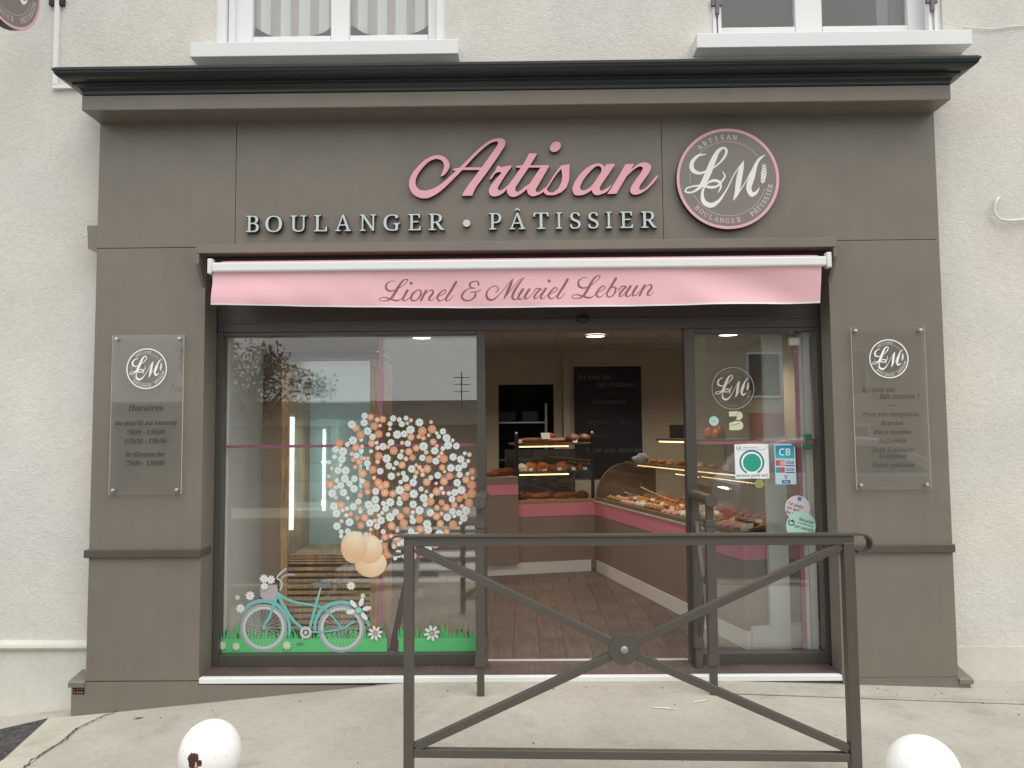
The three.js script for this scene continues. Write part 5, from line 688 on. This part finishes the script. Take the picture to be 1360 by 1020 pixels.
{ const t = thing('steel_rack', 'steel shelf rack in the dark passage behind the bread counter', 'rack', [0.02, 0, -5.9]); for (const y of [0.6, 1.1, 1.62]) obj('shelf', bx(-0.42, 0.36, y, y + 0.025, -0.2, 0.2, 0.003), M.steel, t); for (const x of [-0.42, 0.345]) for (const z of [-0.19, 0.19]) obj('upright', bar([x, 0, z], [x, 1.9, z], 0.025), M.steel, t); for (const x of [-0.2, 0.12]) obj('bin', bx(x - 0.12, x + 0.12, 1.646, 1.80, -0.14, 0.14, 0.02), std([0.22, 0.22, 0.22], 0.5), t); }
{ // chalkboard on the back wall
  const t = thing('chalkboard', 'tall black chalkboard with handwriting on the rear shop wall', 'chalkboard', [1.14, 1.62, rz1 + 0.012]); obj('board', bx(-0.435, 0.435, -0.72, 0.72, -0.011, 0.011, 0.003), std([0.012, 0.014, 0.02], 0.55), t);
  const [c, x] = canvas(512, 850); x.fillStyle = 'rgba(0,0,0,0)'; const w = '#8d8f8f'; const it = (s, a, b, z, al) => { x.globalAlpha = al; italic(x, s, a, b, z, w); x.globalAlpha = 1; }; it('Ici tout est', 160, 80, 52, 0.9); it('fait maison !', 325, 140, 52, 0.9); x.fillStyle = w; x.globalAlpha = 0.5; x.fillRect(240, 205, 120, 4); it('Nouveauté', 270, 270, 50, 0.6); it('✶  Pomme  -  Noix', 250, 420, 46, 0.4); it('✶  Poire', 170, 530, 46, 0.35); it('Toute  une  Brioche', 290, 640, 46, 0.6);
  const [g, m] = planeTex(0.87, 1.44, c); obj('chalk_writing', g, m, t, [0, 0, 0.0125]);
}

// ------------------------------------------------------------------ what stands across the street, mirrored in the glass
{
  const r = mulberry(808);
  const hut = thing('low_building', 'long low dark roofed building across the street', 'building', [-6, 0, 21]); obj('wall', bx(-16, 9.4, -0.3, 1.75, 0, 6), std([0.28, 0.26, 0.23], 0.9), hut); obj('roof', prism([[-0.5, 1.7], [-0.5, 1.78], [3, 2.75], [6.5, 1.78], [6.5, 1.7]], -16.4, 9.6, 'x'), std([0.05, 0.048, 0.046], 0.9), hut); for (let k = 0; k < 8; k++) obj('garage_door', bx(-15 + k * 3, -12.8 + k * 3, -0.08, 1.5, -0.05, -0.001), std([0.12, 0.12, 0.12], 0.7), hut);
  const an = thing('roof_aerial', 'thin television aerial on the low roof', 'aerial', [-2.1, 2.3, 22.5]); obj('mast', bar([0, -0.5, 0], [0, 1.4, 0], 0.04), M.dark, an); for (const y of [0.7, 0.95, 1.2]) obj('crossbar', bar([-0.3, y, 0], [0.3, y, 0], 0.025), M.dark, an);
  const h = thing('cream_house', 'cream rendered house with slate roof across the street', 'house', [9.6, 0, 17]); obj('wall', bx(-4.2, 5, -0.3, 4.6, 0, 7), std([0.62, 0.56, 0.44], 0.9, { map: stuccoCol }), h); obj('roof', prism([[-0.5, 4.5], [-0.5, 4.62], [3.5, 7.2], [7.5, 4.62], [7.5, 4.5]], -4.6, 5.4, 'x'), std([0.05, 0.05, 0.055], 0.8), h); for (const [x, y, w, hh] of [[-3.0, 2.5, 0.9, 1.2], [-0.8, 2.5, 0.9, 1.2], [2, 2.5, 0.9, 1.2], [-0.8, 0.3, 0.9, 1.3]]) { const q = obj('window', bx(x, x + w, y, y + hh, -0.03, -0.002), std([0.04, 0.045, 0.05], 0.2), h); obj('window_frame', merge([bx(x - 0.06, x, y - 0.06, y + hh + 0.06, -0.05, -0.002), bx(x + w, x + w + 0.06, y - 0.06, y + hh + 0.06, -0.05, -0.002), bx(x, x + w, y + hh, y + hh + 0.06, -0.05, -0.002), bx(x, x + w, y - 0.06, y, -0.08, -0.002)]), M.whiteMatt, q); } obj('door', bx(-3.0, -2.0, -0.08, 2.0, -0.04, -0.002), std([0.35, 0.06, 0.07], 0.6), h); obj('gutter', bx(-4.6, 5.4, 4.42, 4.5, -0.58, -0.46, 0.02), std([0.3, 0.3, 0.3], 0.6), h);
  // a street tree
  const t = thing('street_tree', 'small leafy tree standing across the street', 'tree', [-6.9, -0.08, 14.5]); obj('trunk', lathe([[0.16, 0], [0.13, 0.4], [0.1, 1.5], [0.08, 2.2], [0.04, 3]], 12), std([0.10, 0.08, 0.06], 0.95), t);
  const limbs = []; for (let k = 0; k < 7; k++) { const a = k * 0.9; limbs.push(tube([[0, 1.6 + k * 0.12, 0], [0.4 * Math.cos(a), 2.1 + k * 0.12, 0.4 * Math.sin(a)], [0.9 * Math.cos(a), 2.6 + k * 0.14, 0.9 * Math.sin(a)]], 0.035, 8, 6)); } obj('limbs', merge(limbs), std([0.10, 0.08, 0.06], 0.95), t);
  const pos = []; const cl = []; for (let k = 0; k < 34; k++) { const a = r() * 6.28, q = Math.sqrt(r()) * 1.25, y = 2.1 + r() * 1.75; cl.push([q * Math.cos(a) * (1.3 - Math.abs(y - 2.8) * 0.4), y, q * Math.sin(a) * (1.3 - Math.abs(y - 2.8) * 0.4)]); } for (let i = 0; i < 3600; i++) { const c = cl[Math.floor(r() * cl.length)], p = [c[0] + (r() + r() - 1) * 0.5, c[1] + (r() + r() - 1) * 0.42, c[2] + (r() + r() - 1) * 0.5], u = [r() - 0.5, r() - 0.5, r() - 0.5].map((v) => v * 0.2), v = [r() - 0.5, r() - 0.5, r() - 0.5].map((q) => q * 0.2); pos.push(...p, p[0] + u[0], p[1] + u[1], p[2] + u[2], p[0] + v[0], p[1] + v[1], p[2] + v[2]); } const g = new THREE.BufferGeometry(); g.setAttribute('position', new THREE.Float32BufferAttribute(pos, 3)); g.computeVertexNormals(); obj('crown', g, phys([0.055, 0.085, 0.035], { roughness: 0.9, transmission: 0.3, thickness: 0, side: THREE.DoubleSide }), t);
  // parked car
  const car = thing('parked_car', 'pale grey hatchback car parked along the opposite kerb', 'car', [5.6, -0.2, 8.2]);
  const paintM = phys([0.55, 0.56, 0.57], { roughness: 0.35, clearcoat: 1, clearcoatRoughness: 0.05 }), S = (l) => l.map(([a, b]) => [a, b]);
  const bevel = (pts, w, b) => { const s = new THREE.Shape(spline(pts, 5, true).map(([a, c]) => new THREE.Vector2(a, c))); const e = new THREE.ExtrudeGeometry(s, { depth: w - 2 * b, bevelEnabled: true, bevelSize: b * 0.6, bevelThickness: b, bevelSegments: 3 }); e.translate(0, 0, -(w - 2 * b) / 2); return e; };
  obj('body', bevel([[-2.0, 0.3], [-2.05, 0.6], [-1.95, 0.88], [-1.2, 0.95], [1.0, 0.95], [1.7, 0.86], [2.02, 0.7], [2.05, 0.4], [1.9, 0.25], [-1.8, 0.24]], 1.72, 0.1), paintM, car); const cab = obj('cabin', bevel([[-1.85, 0.9], [-1.6, 1.35], [-1.2, 1.48], [0.1, 1.48], [0.5, 1.3], [1.05, 0.92]], 1.5, 0.12), paintM, car);
  obj('side_window', bevel([[-1.55, 0.98], [-1.4, 1.3], [-1.1, 1.4], [0.05, 1.4], [0.35, 1.25], [0.75, 0.98]], 1.56, 0.02), std([0.02, 0.022, 0.025], 0.08), car); const ws = bx(-0.62, 0.62, 0, 0.68, -0.006, 0.006); ws.rotateX(-0.9); ws.rotateY(Math.PI / 2); obj('windscreen', ws, std([0.02, 0.022, 0.025], 0.08), car, [1.09, 0.95, 0]);
  for (const x of [-1.3, 1.3]) for (const z of [-0.76, 0.76]) { const wh = new THREE.Group(); wh.name = 'wheel'; wh.position.set(x, 0.31, z); car.add(wh); const ty = new THREE.TorusGeometry(0.24, 0.075, 12, 32); obj('tyre', ty, std([0.02, 0.02, 0.02], 0.9), wh); const ri = cyl(0.19, 0.19, 0.12, 20); ri.rotateX(Math.PI / 2); obj('rim', ri, M.alu, wh); }
  for (const z of [-0.6, 0.6]) { const l = new THREE.SphereGeometry(0.12, 14, 10); l.scale(0.5, 0.7, 1.3); obj('headlight', l, std([0.7, 0.7, 0.72], 0.1), car, [1.98, 0.66, z]); }
}
scene.traverse((o) => { if (o.isMesh) { o.castShadow = true; o.receiveShadow = true; } });
renderer.render(scene, camera);
